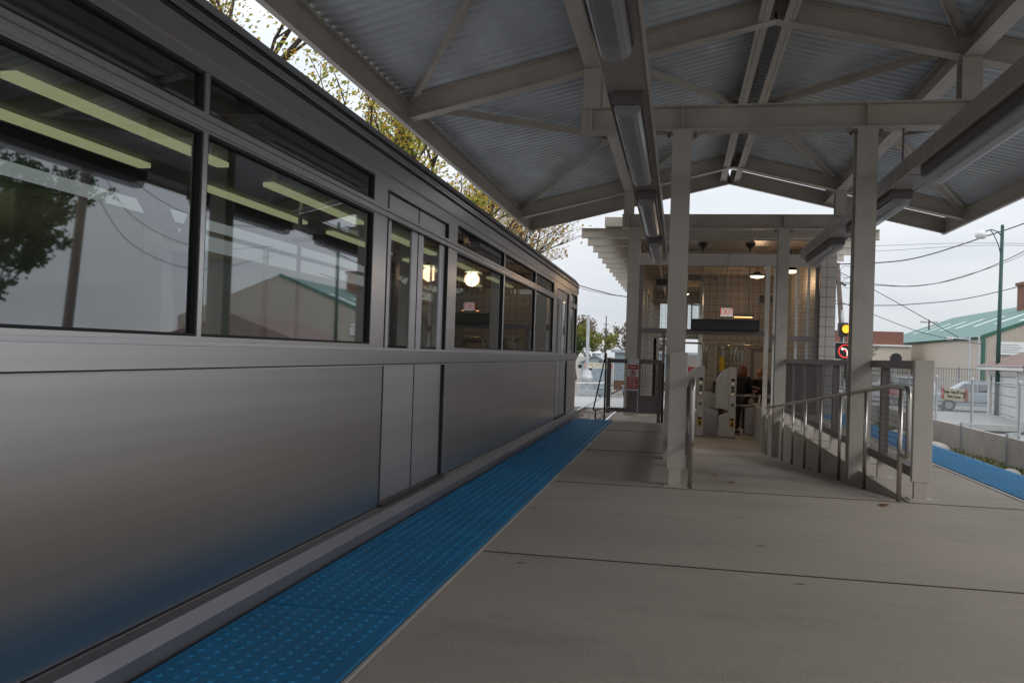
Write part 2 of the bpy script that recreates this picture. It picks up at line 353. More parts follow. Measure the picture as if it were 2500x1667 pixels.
# ballast embankment with rough top
def ballast():
    mb = MB(); rnd = random.Random(5)
    xs = np.concatenate([np.linspace(-9, -6, 8), np.linspace(-5.8, -.6, 42), [ -.5, 3.4], np.linspace(3.5, 6.2, 18), np.linspace(6.3, 6.9, 4)]); ys = np.concatenate([np.linspace(-30, 12, 20), np.arange(12.2, 36.6, .14)])
    nx = len(xs)
    for y in ys:
        for x in xs:
            z = -1.24 if x > -6 else -1.24-(-6-x)*.1
            if x > 6.2: z = -1.05
            mb.v.append((x, y, z+rnd.uniform(-.025, .025)))
    for j in range(len(ys)-1):
        for i in range(nx-1):
            a = j*nx+i; mb.f.append((a, a+1, a+1+nx, a+nx)); mb.mi.append(0)
    return mb
struct('gravel', ballast(), M['ballast'])
# grade crossing road and pale apron
struct('road', MB().box(-60, 60, 36.5, 45.5, -1.35, -1.13), M['pale_road'])
struct('street', MB().box(8.2, 60, 45.5, 140, -1.495, -1.46), M['asphalt'])
struct('driveway', MB().box(8.2, 40, 6, 36.5, -1.495, -1.455), M['pale_road'])

# platform
def ramp_z(y): return 0 if y < 7.28 else max(-.8, -(y-7.28)*.0747)
pl = MB()
pl.box(-1.64, 3.44, -14, 7.25, -.32, 0)
pl.box(-1.64, .12, 7.25, 14.35, -.32, 0)
pl.box(1.83, 3.44, 7.25, 42, -.32, 0)
struct('platform', pl, M['concrete'])
pb = MB(); pb.box(-1.3, 3.2, -14, 7.25, -1.4, -.32); pb.box(-1.2, .12, 7.25, 14.2, -1.4, -.32); pb.box(1.83, 3.2, 7.25, 42, -1.4, -.32)
struct('platform_base', pb, M['concrete_wall'])
rp = MB().prism([(7.25, 0), (7.25, -1.4), (18, -1.4), (18, -.8)], 'x', .12, 1.83)
struct('ramp', rp, M['concrete'])
struct('landing', MB().box(-1.15, .12, 14.35, 16.95, -.4, -.035), M['concrete'])
struct('station_floor', MB().box(-.95, 3.1, 18, 35.5, -1.3, -.8), M['concrete'])
jt = MB()
for y in (1.85, 4.56, 7.255, -.85):
    jt.box(-1.0, 3.44, y-.006, y+.006, .001, .004)
for y in (9.85, 12.5): jt.box(-1.0, .12, y-.006, y+.006, .001, .004)
for y in (9.9, 12.5, 15.2, 17.8, 20.5, 23.1): jt.box(1.83, 2.82, y-.006, y+.006, .001, .004)
struct('pavement_joints', jt, M['joint'])
# ramp joints
jr = MB()
for y in (9.9, 12.5, 15.2):
    z = ramp_z(y); jr.add([(.12, y-.006, z+.004), (1.83, y-.006, z+.004), (1.83, y+.006, z+.0035), (.12, y+.006, z+.0035)], [(0, 1, 2, 3)])
struct('ramp_joints', jr, M['joint'])
# wall rims along the ramp (clean pale concrete top edge)
struct('platform_nosing', MB().box(-1.028, -1.014, -14, 14.3, .0015, .006), M['edge'])
struct('platform_nosing', MB().box(2.785, 2.82, -14, 42, .0015, .006), M['edge'])

# tactile strips
def make_tile():
    mb = MB(); w, l, t = .606, 1.2, .012
    mb.box(0, w, 0, l, 0, t)
    nx, ny = 9, 20; px = .0605; n = 8
    for i in range(nx):
        for j in range(ny):
            cx = .045+i*px; cy = .03+j*.06
            vs = [(cx+.0155*math.cos(2*PI*k/n), cy+.0155*math.sin(2*PI*k/n), t) for k in range(n)]+[(cx+.011*math.cos(2*PI*k/n), cy+.011*math.sin(2*PI*k/n), t+.005) for k in range(n)]
            mb.add(vs, [(k, (k+1) % n, (k+1) % n+n, k+n) for k in range(n)]+[tuple(range(n, 2*n))])
    return mb
tl = thing('tactile_strip', (-1.645, -5.22, 0), 'dark blue tactile strip along the left platform edge beside the train', 'tactile strip', 'blue tactile strips on the platform edges')
mbt = make_tile(); t0 = mbt.build('tile', M['tactile']); t0.parent = tl; t0.location = (0, 0, .001)
for k in range(1, 16):
    c = t0.copy(); COL.objects.link(c); c.parent = tl; c.location = (0, k*1.222, .001)
tr_ = thing('tactile_strip', (2.83, 2.0, 0), 'bright blue tactile strip along the right platform edge beyond the guard fence', 'tactile strip', 'blue tactile strips on the platform edges')
for k in range(28):
    c = t0.copy(); COL.objects.link(c); c.parent = tr_; c.location = (0, k*1.222, .001)

# ================================================================== CANOPY
AP = .9
def zb(x): return 4.64-.2406*abs(x-AP)     # underside of rafters
cn = thing('platform_canopy', (AP, 9.35, 0), 'beige steel gable canopy with corrugated deck over the platform', 'canopy')
def cpart(name, mb, mat, **k): return mb.build(name, mat, cn, **k)
BY = [-4.7, 2.3, 9.35, 16.4]; Y0, Y1 = -6.0, 17.7; XE = 4.0
# deck, corrugated across Y
def deck(sign):
    mb = MB(); ys = []; zs = []; y = Y0; p = .16
    while y < Y1:
        for dy, dz in ((0, 0), (.05, 0), (.07, .032), (.125, .032), (.145, 0)):
            if y+dy < Y1: ys.append(y+dy); zs.append(dz)
        y += p
    x0 = AP+sign*.02; x1 = AP+sign*(XE+.08)
    n = len(ys)
    for x in (x0, x1):
        for yy, dz in zip(ys, zs): mb.v.append((x, yy, zb(x)+.262+dz))
    for x in (x1, x0):
        for yy, dz in zip(ys, zs): mb.v.append((x, yy, zb(x)+.268+dz))
    for i in range(n-1):
        mb.f.append((i, i+1, n+i+1, n+i)); mb.f.append((2*n+i, 2*n+i+1, 3*n+i+1, 3*n+i)); mb.mi += [0, 0]
    return mb
cpart('roof_deck', deck(-1), M['deck']); cpart('roof_deck', deck(1), M['deck'])
# rafters and bents
for y in BY:
    for sg in (-1, 1):
        a = (AP, y, zb(AP)+.13); b = (AP+sg*XE, y, zb(AP+sg*XE)+.13)
        mb = MB(); mb.wbeam(a, b, .16, .26, .013, .009); cpart('rafter', mb, M['paint'])
for y in (2.3, 9.35, 16.4, -4.7):
    if y == 2.3: continue
    mb = MB(); mb.wbeam((-1.12, y, 3.625), (2.92, y, 3.625), .2, .265, .014, .01); cpart('cross_beam', mb, M['paint'])
    for x in (-.03, 1.83, -1.0, 2.8):
        for sd_ in (-1, 1):
            mb = MB().box(x-.006, x+.006, y+sd_*.006 if sd_ > 0 else y-.09, y+.09 if sd_ > 0 else y-.006, 3.508, 3.742); cpart('stiffener', mb, M['paint'])
    for x in (-.03, 1.83):
        base = 0. if y < 7.25 else (-.1 if y < 10 else -.66)
        mb = MB()
        mb.wbeam((x, y, base), (x, y, 3.48), .2, .2, .012, .009, up=(0, 1, 0)); cpart('column', mb, M['paint'])
        cpart('column_cap', MB().box(x-.17, x+.17, y-.1, y+.1, 3.478, 3.493), M['paint'])
        for dx in (-.14, .14):
            for dy in (-.06, .06): cpart('bolt', MB().tube([(x+dx, y+dy, 3.45), (x+dx, y+dy, 3.478)], .014, 6), M['paint_dk'])
    for x in (-1.0, 2.8):
        mb = MB(); mb.wbeam((x, y, 3.76), (x, y, zb(x)-.001), .19, .19, .011, .008, up=(0, 1, 0)); cpart('stub_post', mb, M['paint'])
# booth side post at the far bent
mb = MB(); mb.wbeam((-.9, 16.55, -.03), (-.9, 16.55, 3.5), .19, .19, .011, .008, up=(0, 1, 0)); cpart('column', mb, M['paint'])
# longitudinal beams at the stub posts (pieces between rafters)
segs = [(-6, -4.71), (-4.69, 2.29), (2.31, 9.34), (9.36, 16.39), (16.41, 17.66)]
for x in (-1.0, 2.8):
    for a, b in segs:
        mb = MB(); mb.wbeam((x, a, zb(x)+.125), (x, b, zb(x)+.125), .18, .24, .012, .008); cpart('long_beam', mb, M['paint'])
for sg in (-1, 1):
    for a, b in segs:
        x = AP+sg*.14
        mb = MB(); mb.bar((x, a, zb(x)+.14), (x, b, zb(x)+.14), .01, .24); mb.bar((x-sg*.03, a, zb(x)+.018), (x-sg*.03, b, zb(x)+.018), .07, .01); mb.bar((x+sg*.03, a, zb(x)+.018), (x+sg*.03, b, zb(x)+.018), .04, .01)
        cpart('ridge_beam', mb, M['paint'])
    # eave channel
    x = AP+sg*(XE+.03); z0 = zb(x)-.06
    mb = MB(); mb.box(x-.006, x+.006, Y0, Y1, z0, z0+.32); mb.box(min(x-sg*.06, x), max(x-sg*.06, x), Y0, Y1, z0-.012, z0); mb.box(min(x, x-sg*.07), max(x, x-sg*.07), Y0, Y1, z0+.24, z0+.252)
    cpart('eave_channel', mb, M['paint'])
    # gable fascia
    x1 = AP+sg*(XE+.05)
    mb = MB(); mb.bar((AP, Y1-.01, zb(AP)+.1), (x1, Y1-.01, zb(x1)+.1), .014, .3); mb.bar((AP, Y1-.05, zb(AP)-.055), (x1, Y1-.05, zb(x1)-.055), .08, .014)
    cpart('gable_fascia', mb, M['paint'])
# diagonal bracing under the deck
def brace(x0, y0, x1, y1):
    za = zb(x0)+.20; zc = zb(x1)+.20
    mb = MB(); mb.bar((x0, y0, za), (x1, y1, zc), .09, .008); 
    d = (Vector((x1, y1, 0))-Vector((x0, y0, 0))).normalized(); s_ = Vector((d.y, -d.x, 0))*.042
    mb.bar(Vector((x0, y0, za-.04))+s_, Vector((x1, y1, zc-.04))+s_, .008, .09)
    cpart('brace', mb, M['paint'])
for a, b in ((2.3, 9.35), (9.35, 16.4)):
    m_ = (a+b)/2
    for sg in (-1, 1):
        xb = AP+sg*1.9; xe = AP+sg*3.9; xr = AP+sg*.18
        brace(xe, a+.12, xb+sg*.1, m_-.1); brace(xe, b-.12, xb+sg*.1, m_+.1)
        brace(xb-sg*.1, a+.12, xr, m_-.1); brace(xb-sg*.1, b-.12, xr, m_+.1)

cpart('ridge_cap', MB().prism([(AP-.3, zb(AP-.3)+.31), (AP, zb(AP)+.32), (AP+.3, zb(AP+.3)+.31), (AP+.3, zb(AP+.3)+.322), (AP, zb(AP)+.335), (AP-.3, zb(AP-.3)+.322)], 'y', Y0, Y1), M['deck'])
# light raceways and fluorescent fixtures
def raceway(x, label):
    t = thing('light_raceway', (x, 9.35, 2.87), label, 'raceway', 'raceways hanging under the canopy')
    y0, y1 = -4, 15.75
    MB().box(x-.14, x+.14, y0, y1, 2.87, 3.03).build('trough', M['raceway'], t)
    mb = MB()
    for sx in (-1, 1): mb.box(x+sx*.14-.004, x+sx*.14+.004, y0, y1, 2.862, 2.872)
    mb.build('edge_trim', M['paint'], t)
    for y in (-4.7+.8, 9.35, ):
        MB().tube([(x, y, 3.03), (x, y, 3.492)], .012, 6).build('hanger', M['paint_dk'], t)
    MB().box(x-.142, x+.142, 11.9, 11.908, 2.866, 3.034).build('joint_band', M['fix'], t)
    MB().box(x-.142, x+.142, 8.62, 8.628, 2.866, 3.034).build('joint_band', M['fix'], t)
    return t
raceway(-.39, 'long brown grey light raceway hanging along the left side of the canopy'); raceway(2.19, 'long brown grey light raceway hanging along the right side of the canopy')
FX = thing('light_fixture', (0, 0, 0), 'x', 'light fixture', 'fluorescent fixtures under the raceways')
L_ = 2.44
MB().box(-.102, .102, 0, L_, -.088, 0).build('housing', M['fix'], FX)
mb = MB(); pr = [(-.085, -.088), (-.088, -.12), (-.07, -.155), (-.04, -.17), (.04, -.17), (.07, -.155), (.088, -.12), (.085, -.088)]
n = len(pr); mb.v = [(a, .02, b) for a, b in pr]+[(a, L_-.02, b) for a, b in pr]; mb.f = [(i, i+1, i+1+n, i+n) for i in range(n-1)]+[tuple(range(n)), tuple(range(n, 2*n))]; mb.mi = [0]*len(mb.f)
mb.build('lens', M['lens'], FX, smooth=False)
MB().box(-.07, .07, .04, L_-.04, -.096, -.09).build('reflector_pan', M['lens_in'], FX)
for x in (-.03, .03): MB().tube([(x, .08, -.115), (x, L_-.08, -.115)], .012, 8).build('lamp_tube', M['lens_in'], FX)
ord_ = ['behind the camera', 'nearest the camera', 'second', 'third', 'farthest']
lab = ['overhead at the near end of the', 'second from the near end of the', 'lit by daylight beside the near columns on the', 'shorter looking one next to the station booth on the']
ys_ = [2.3, 5.82, 9.34, 12.95]
first = True
for sx, side in ((-.39, 'left'), (2.19, 'right')):
    for k, y in enumerate(ys_):
        lb = ['unlit fluorescent fixture cut by the top of the picture on the %s raceway' % side,
              'large unlit fluorescent fixture just before the near columns on the %s raceway' % side,
              'unlit fluorescent fixture just past the near cross beam on the %s raceway' % side,
              'smallest unlit fluorescent fixture at the booth end of the %s raceway' % side][k]
        if sx > 0 and k == 0: continue
        if first: FX.location = (sx, y, 2.868); FX['label'] = lb; first = False
        else: dup(FX, (sx, y, 2.868), lb)

# ================================================================== GUARDS AND HANDRAILS
def wire_grid(w, h, px, pz, r=.0024, ax='y'):
    mb = MB()
    def wire(p, q):
        mb.tube([p, q], r, 3, cap=False)
    k = px/2
    while k < w: 
        wire((0, k, 0), (0, k, h)) if ax == 'y' else wire((k, 0, 0), (k, 0, h)); k += px
    k = pz/2
    while k < h:
        wire((.003, 0, k), (.003, w, k)) if ax == 'y' else wire((0, .003, k), (w, .003, k)); k += pz
    return mb
def guard(x, y0, n, pitch, label, side):
    t = thing('guard_fence', (x, y0, 0), label, 'guard fence', 'mesh guard fences beside the ramp')
    y1 = y0+n*pitch
    MB().box(x-.035, x+.035, y0+.05, y1, 1.05, 1.12).build('top_rail', M['paint_dk'], t)
    MB().box(x-.035, x+.035, y0+.05, y1, .16, .24).build('bottom_rail', M['paint_dk'], t)
    mb = wire_grid(pitch-.07, .81, .034, .05, r=.0022); w0 = mb.build('mesh_panel', M['mesh_dk']); w0.parent = t; w0.location = (0, .035, .24)
    for k in range(n+1):
        y = y0+k*pitch
        if k == 0:
            MB().box(x-.07, x+.078, y-.03, y+.03, .14, 1.125).build('end_post', M['paint'], t, bevel=.004)
        else:
            MB().box(x-.035, x+.035, y-.035, y+.035, .24, 1.05).build('post', M['paint_dk'], t)
        MB().box(x-.05, x+.05, y-.024, y+.024, .006, .158).build('foot', M['paint'], t)
        MB().box(x-.09, x+.09, y-.07, y+.07, 0, .008).build('base_plate', M['paint'], t)
        if 0 < k < n: w = w0.copy(); COL.objects.link(w); w.location = (0, .035+k*pitch, .24)
    return t
guard(1.95, 7.48, 8, 1.3, 'brown framed wire mesh guard right of the ramp, ending in a wide post', 'right')
guard(.0, 7.42, 5, 1.3, 'wire mesh guard seen edge-on at the left column beside the ramp', 'left')
def handrail(x, s, label):
    t = thing('handrail', (x, 7.375, 0), label, 'handrail', 'stainless handrails down the ramp')
    r = .021
    pts = []
    def arc(cy, cz, rad, a0, a1, n=6): return [(x, cy+rad*math.cos(a0+(a1-a0)*k/n), cz+rad*math.sin(a0+(a1-a0)*k/n)) for k in range(n+1)]
    pts += [(x, 7.375, .37)]
    pts += arc(7.13+.05, .42, .05, -PI/2, -PI, 5)
    pts += arc(7.13+.09, .81, .09, PI, PI/2, 6)
    pts += [(x, 7.375, .9), (x, 7.72, .9)]
    pts += [(x, 8.3, .857), (x, 17.9, .14)]
    MB().tube(pts, r, 12).build('top_rail', M['tube'], t, smooth=True)
    for k in range(9):
        y = 7.375+k*1.3; zt = .89 if y < 7.8 else .857-(y-8.3)*.0747
        MB().tube([(x, y, ramp_z(y)-.01), (x, y, zt)], .0185, 10).build('post', M['tube'], t, smooth=True)
    return t
handrail(1.765, 1, 'stainless handrail descending the right side of the ramp along the curb wall')
handrail(.125, -1, 'stainless handrail seen end-on beside the left guard post')

# slanted brace gate at the end of the left platform
g = thing('platform_end_gate', (-1.17, 14.75, 0), 'brown mesh gate across the end of the left platform carrying a red warning sign', 'gate')
mb = MB(); mb.box(-1.19, -1.12, 14.72, 14.78, .1, 1.04); mb.box(-.33, -.27, 14.72, 14.78, -.03, 1.03)
mb.box(-1.12, -.33, 14.72, 14.78, .96, 1.03); mb.box(-1.12, -.33, 14.72, 14.78, .13, .2); mb.box(-.66, -.62, 14.725, 14.775, .2, .96)
mb.build('frame', M['paint_dk'], g)
w = wire_grid(.8, .76, .04, .04, ax='x').build('mesh_panel', M['mesh']); w.parent = g; w.location = (.05, 0, .2)
MB().box(-.62, -.33, 14.73, 14.77, .2, .42).build('kick_panel', M['paint_dk'], g)
MB().tube([(-1.2, 14.6, 1.12), (-1.39, 14.6, .15)], .012, 8).build('brace_rod', M['darkmetal'], g)
MB().tube([(-1.2, 14.6, 1.12), (-1.2, 14.6, -.1)], .016, 8).build('brace_rod', M['darkmetal'], g)
MB().tube([(-1.39, 14.6, .15), (-1.12, 14.6, .2)], .014, 8).build('brace_rod', M['edge'], g)
MB().tube([(-1.35, 14.6, .15), (-1.35, 14.6, -.1)], .012, 8).build('brace_rod', M['darkmetal'], g)
MB().tube([(-.24, 14.7, .98), (-.24, 14.7, -.03)], .02, 8).build('gate_post', M['black'], g)
sg_ = thing('warning_sign', (-.745, 14.69, .75), 'white and red no entry warning sign hung on the platform end gate', 'sign')
MB().box(-.84, -.65, 14.69, 14.70, .13, 1.035).build('board', M['offwhite'], sg_)
mb = MB(); mb.box(-.832, -.658, 14.684, 14.689, .86, .935); mb.box(-.84, -.655, 14.684, 14.689, .53, .735); mb.disc((-.745, 14.686, .797), .05, 'y', .004, 24, .037); mb.bar((-.78, 14.686, .832), (-.71, 14.686, .762), .004, .012, up=(1, 0, 1)); mb.build('red_panel', M['red'], sg_)
mb = MB()
for k in range(5): mb.box(-.825+.006*(k % 2), -.67-.012*(k % 3), 14.681, 14.684, .705-k*.036, .716-k*.036)
mb.box(-.80, -.69, 14.681, 14.684, .89, .905); mb.build('lettering', M['white'], sg_)
mb = MB(); mb.disc((-.745, 14.6875, .82), .009, 'y', .003, 10); mb.box(-.757, -.733, 14.686, 14.689, .78, .812); mb.build('pictogram', M['black'], sg_)
MB().box(-.84, -.66, 14.685, 14.689, .13, .5).build('lower_panel', M['paint_dk'], sg_)

# ================================================================== TRAIN
TX = -1.75; TW = 2.64; TY1 = 15.2; TY0 = .55
tn = thing('train_car', (-3.07, 8, -1.1), 'stainless steel rapid transit car standing along the left platform edge', 'train car')
def tp(name, mb, mat, **k): return mb.build(name, mat, tn, **k)
xi = TX-.05
# window / door layout along Y (side facing platform)
WIN = [(.95, 2.9), (2.93, 4.72), (6.62, 8.5), (8.54, 10.45), (10.49, 12.05), (14.05, 14.85)]
DOOR = [(4.95, 6.35), (12.4, 13.7)]
z_w0, z_w1, z_t0, z_t1 = 1.10, 1.86, 1.93, 2.08
def side_shell(xo, xin):
    mb = MB(); a, b = min(xo, xin), max(xo, xin)
    ops = sorted([(p, q, 'w') for p, q in WIN]+[(p, q, 'd') for p, q in DOOR])
    y = TY0
    for p, q, k in ops:
        mb.box(a, b, y, p, .13, 2.12)
        if k == 'w':
            mb.box(a, b, p, q, .13, z_w0); mb.box(a, b, p, q, z_w1, z_t0); mb.box(a, b, p, q, z_t1, 2.12)
        else:
            mb.box(a, b, p, q, 2.04, 2.12)
        y = q
    mb.box(a, b, y, TY1-.28, .13, 2.12)
    return mb
tp('side_wall', side_shell(TX, TX-.05), M['steel'])
tp('side_wall', side_shell(TX-TW, TX-TW+.05), M['steel'])
# rounded front corner + end wall with slight slope
mb = MB(); seg = 6
for sx, xo in ((1, TX), (-1, TX-TW)):
    ring = []
    for k in range(seg+1):
        a = PI/2*k/seg; ring.append((xo-sx*(.28-.28*math.cos(a)), TY1-.28+.28*math.sin(a)))
    b0 = len(mb.v)
    for zz in (.13, 2.12):
        for x, y in ring: mb.v.append((x, y-(.06 if zz > 2 else 0), zz))
    for k in range(seg): mb.f.append((b0+k, b0+k+1, b0+k+1+seg+1, b0+k+seg+1)); mb.mi.append(0)
tp('end_corner', mb, M['steel'], smooth=True)
mb = MB(); mb.prism([(TY1-.03, .13), (TY1, .13), (TY1-.06, 2.12), (TY1-.09, 2.12)], 'x', TX-TW+.28, TX-.28); tp('end_wall', mb, M['steel'])
tp('end_wall', MB().box(TX-TW+.05, TX-.05, TY0, TY0+.04, .13, 2.3), M['steel'])
# cab quarter window group on the corner of the car
for z0, z1 in ((1.30, 1.55), (1.60, 1.98)):
    mb = MB(); mb.box(TX-.50, TX-.30, TY1-.045, TY1+.004, z0, z1); o = tp('end_window', mb, M['train_glass'])
    MB().box(TX-.53, TX-.27, TY1-.03, TY1+.002, z0-.03, z1+.03).build('window_frame', M['black'], tn)
# belt band, sill ledge, mouldings
mb = MB(); mb.box(TX, TX+.012, TY0, TY1-.28, .985, 1.065); tp('belt_band', mb, M['steel'])
mb = MB(); mb.box(TX+.012, TX+.024, TY0, TY1-.28, 1.066, 1.082); mb.box(TX, TX+.006, TY0, TY1-.28, .972, .978); tp('moulding', mb, M['steel_lo'])
tp('moulding', MB().box(TX, TX+.004, TY0, TY1-.28, .979, .984), M['black'])
mb = MB().prism([(TX-.02, .125), (TX+.02, .125), (TX+.05, .11), (TX+.075, .06), (TX+.082, -.01), (TX-.02, .02)], 'y', TY0, TY1-.2); tp('side_sill', mb, M['sill'])
tp('side_sill', MB().box(TX-TW, TX-TW+.04, TY0, TY1-.2, .0, .125), M['steel_lo'])
# letterboard with grooves
mb = MB(); z = 2.12
for z0, z1, dx in ((2.125, 2.215, .012), (2.235, 2.25, .02), (2.262, 2.275, .014)): mb.box(TX-.05, TX+dx, TY0, TY1-.25, z0, z1)
mb.box(TX-.05, TX+.002, TY0, TY1-.25, 2.12, 2.30)
tp('letterboard', mb, M['steel'])
mb = MB(); mb.box(TX, TX+.010, TY0, TY1-.25, 2.22, 2.232); mb.box(TX, TX+.01, TY0, TY1-.25, 2.279, 2.30); tp('drip_groove', mb, M['black'])
mb = MB(); mb.box(TX+.0005, TX+.014, TY0, 12.2, 1.868, 1.895); mb.box(TX+.0005, TX+.012, TY0, 12.2, 1.903, 1.922); tp('window_rail', mb, M['steel'])
# roof arch
mb = MB(); pr = []
cx = TX-TW/2
for k in range(15):
    a = PI*k/14; pr.append((cx+(TW/2+.02)*math.cos(a), 2.295+.25*math.sin(a)))
n = len(pr)
for yy, dz in ((TY0, 0), (TY1-.5, 0), (TY1-.2, -.02), (TY1-.03, -.14)):
    for x, z in pr: mb.v.append((cx+(x-cx)*(1 if dz > -.1 else .9), yy, z+dz*(1 if z > 2.35 else .6)))
for j in range(3):
    for i in range(n-1): a = j*n+i; mb.f.append((a, a+1, a+1+n, a+n)); mb.mi.append(0)
mb.f.append(tuple(range(3*n, 4*n))); mb.mi.append(0)
tp('roof', mb, M['steel_lo'], smooth=True)
# windows
for (p, q) in WIN:
    for z0, z1 in ((z_w0, z_w1), (z_t0, z_t1)):
        w = tp('window', MB().box(TX-.03, TX-.022, p, q, z0, z1), M['train_glass'])
        fr = MB(); e = .011
        fr.box(TX-.035, TX-.004, p, p+e, z0, z1); fr.box(TX-.035, TX-.004, q-e, q, z0, z1); fr.box(TX-.035, TX-.004, p+e, q-e, z0, z0+e); fr.box(TX-.035, TX-.004, p+e, q-e, z1-e, z1)
        fr.build('window_gasket', M['black'], tn)
    tp('window', MB().box(TX-TW+.022, TX-TW+.03, p, q, z_w0, z_w1), M['train_glass'])
for (p, q) in DOOR:
    for a, b in ((p+.02, (p+q)/2-.008), ((p+q)/2+.008, q-.02)):
        d = MB(); x0, x1 = TX-.04, TX-.022
        wa, wb = a+.12, b-.12
        d.box(x0, x1, a, wa, .06, 2.03); d.box(x0, x1, wb, b, .06, 2.03); d.box(x0, x1, wa, wb, .06, 1.0); d.box(x0, x1, wa, wb, 1.9, 2.03)
        do = tp('door', d, M['steel_lo'])
        gl = MB().box(TX-.034, TX-.028, wa, wb, 1.0, 1.9).build('door_glass', M['train_glass'], tn)
    fr = MB(); fr.box(TX-.045, TX+.002, p, p+.02, .06, 2.04); fr.box(TX-.045, TX+.002, q-.02, q, .06, 2.04); fr.box(TX-.04, TX-.02, (p+q)/2-.008, (p+q)/2+.008, .06, 2.03); fr.build('door_seal', M['black'], tn)
    tp('door', MB().box(TX-TW+.02, TX-TW+.04, p, q, .06, 2.04), M['steel_lo'])
    tp('door_threshold', MB().box(TX-.02, TX+.03, p, q, .128, .14), M['darkmetal'])
# interior
tp('floor', MB().box(TX-TW+.05, TX-.05, TY0+.04, TY1-.1, -.02, .06), M['interior'])
tp('ceiling', MB().box(TX-TW+.05, TX-.05, TY0+.04, TY1-.1, 2.22, 2.26), M['interior'])
for x in (-2.82, -3.36):
    y = .8
    k = 0
    while y < 13.5:
        tp('light_strip', MB().box(x-.04, x+.04, y, y+1.75, 2.17, 2.20), M['tube_light']); y += 2.35; k += 1
y = 1.1
while y < 13.6:
    inside = any(p-.4 < y < q+.1 for p, q in DOOR)
    if not inside:
        for x0 in (TX-.12-.95, TX-TW+.12):
            mb = MB(); mb.box(x0, x0+.95, y, y+.42, .42, .5); mb.box(x0, x0+.95, y-.05, y+.02, .5, 1.02); mb.box(x0+.1, x0+.85, y+.05, y+.35, .06, .42)
            tp('seat', mb, M['seat'], bevel=.02)
    y += .92
for y in (2.4, 6.2, 8.3, 10.4):
    tp('grab_pole', MB().tube([(-2.9, y, .06), (-2.9, y, 2.2)], .017, 8), M['tube'])
# underframe and trucks
tp('underframe', MB().box(TX-TW+.25, TX-.25, TY0+.2, TY1-.3, -.35, -.03), M['darkmetal'])
for yc in (3.3, 12.5):
    tk = MB().box(cx-1.0, cx+1.0, yc-1.2, yc+1.2, -.85, -.45).build('truck_frame', M['darkmetal'], tn)
    for dy in (-.9, .9):
        for sx in (-1, 1):
            MB().disc((cx+sx*.74, yc+dy, -.75), .35, 'x', .12, 24).build('wheel', M['rail'], tn)
tp('coupler', MB().box(cx-.12, cx+.12, TY1-.3, TY1+.35, -.35, -.12), M['darkmetal'])

# tracks
def track(xc, y0, y1, label):
    t = thing('railway_track', (xc, 30, -1.2), label, 'railway track', 'railway tracks')
    for sx in (-1, 1):
        x = xc+sx*.745
        MB().box(x-.06, x+.06, y0, y1, -1.215, -1.2).box(x-.009, x+.009, y0, y1, -1.2, -1.12).build('rail', M['rail'], t)
        h = MB().box(x-.034, x+.034, y0, y1, -1.12, -1.085).build('rail_head', M['rail_top'], t)
    s0 = MB().box(-1.25, 1.25, -.11, .11, -.10, 0).build('sleeper', M['wood']); s0.parent = t; s0.location = (0, 14.5-30, -.02)
    k = 1
    while 14.5+k*.6 < 36.3 and k < 60:
        c = s0.copy(); COL.objects.link(c); c.location = (0, 14.5-30+k*.6, -.02); k += 1
track(-3.07, -14, 75, 'left railway track with polished rails running past the train to the crossing')
track(4.87, -14, 75, 'right railway track in the cutting behind the right platform')

# ================================================================== STATION BOOTH
BX0, BX1, BY0, BY1 = -.86, 2.78, 18.4, 32.0
bt = thing('station_house', (1, 18.4, -.8), 'open fronted station house with tiled corner pillar and flat beam roof below the ramp', 'station house')
def bp(name, mb, mat, **k): return mb.build(name, mat, bt, **k)
# outrigger beams
for k in range(13):
    y = 18.5+1.28*k
    mb = MB(); mb.wbeam((-2.13, y, 3.70), (3.93, y, 3.70), .12, .21, .012, .012); bp('outrigger', mb, M['paint'])
bp('roof', MB().box(-1.62, 3.42, 18.3, 34.6, 3.82, 4.02), M['paint'])
bp('ceiling', MB().box(-.8, 2.78, 18.56, 32, 3.575, 3.59), M['tile'])
# tiled pillar with corner
bp('pillar', MB().box(2.79, 3.09, 18.3, 18.75, -.8, 3.58), M['tile'])
bp('pillar', MB().box(-.98, -.86, 18.6, 18.9, -.8, 3.58), M['paint'])
# front steel frame
F = M['paint_dk']
def fr(x0, x1, z0, z1, y0=18.36, y1=18.44, name='frame_member', mat=F): return bp(name, MB().box(x0, x1, y0, y1, z0, z1), mat)
fr(-.84, 2.76, 3.02, 3.27, name='header', mat=M['raceway'])
fr(-.86, -.78, -.8, 3.02); fr(2.70, 2.78, -.8, 3.02); fr(1.72, 1.81, -.8, 3.02, mat=M['paint']); fr(-.78, 1.72, 1.58, 1.69, name='transom', y0=18.34); fr(1.81, 2.70, 1.50, 1.60, name='transom')
fr(-.34, -.28, -.8, 1.58)
fr(-.78, -.34, -.8, -.70); fr(1.81, 2.7, -.8, -.7)
def bmesh_panel(x0, x1, z0, z1, y=18.4, p=.075):
    o = wire_grid(x1-x0, z1-z0, p, p, r=.0022, ax='x').build('mesh_panel', M['mesh']); o.parent = bt; o.location = (x0-1, y-18.4, z0+.8)
bmesh_panel(-.78, 1.72, 1.69, 3.02); bmesh_panel(1.81, 2.70, 1.6, 3.02); bmesh_panel(-.78, -.34, -.7, 1.58); bmesh_panel(1.81, 2.7, -.7, 1.5)
# vertical guard bars inside the right panel
for k in range(4): bp('bar', MB().box(1.9+k*.22, 1.95+k*.22, 18.5, 18.53, -.7, 3.02), M['offwhite'])
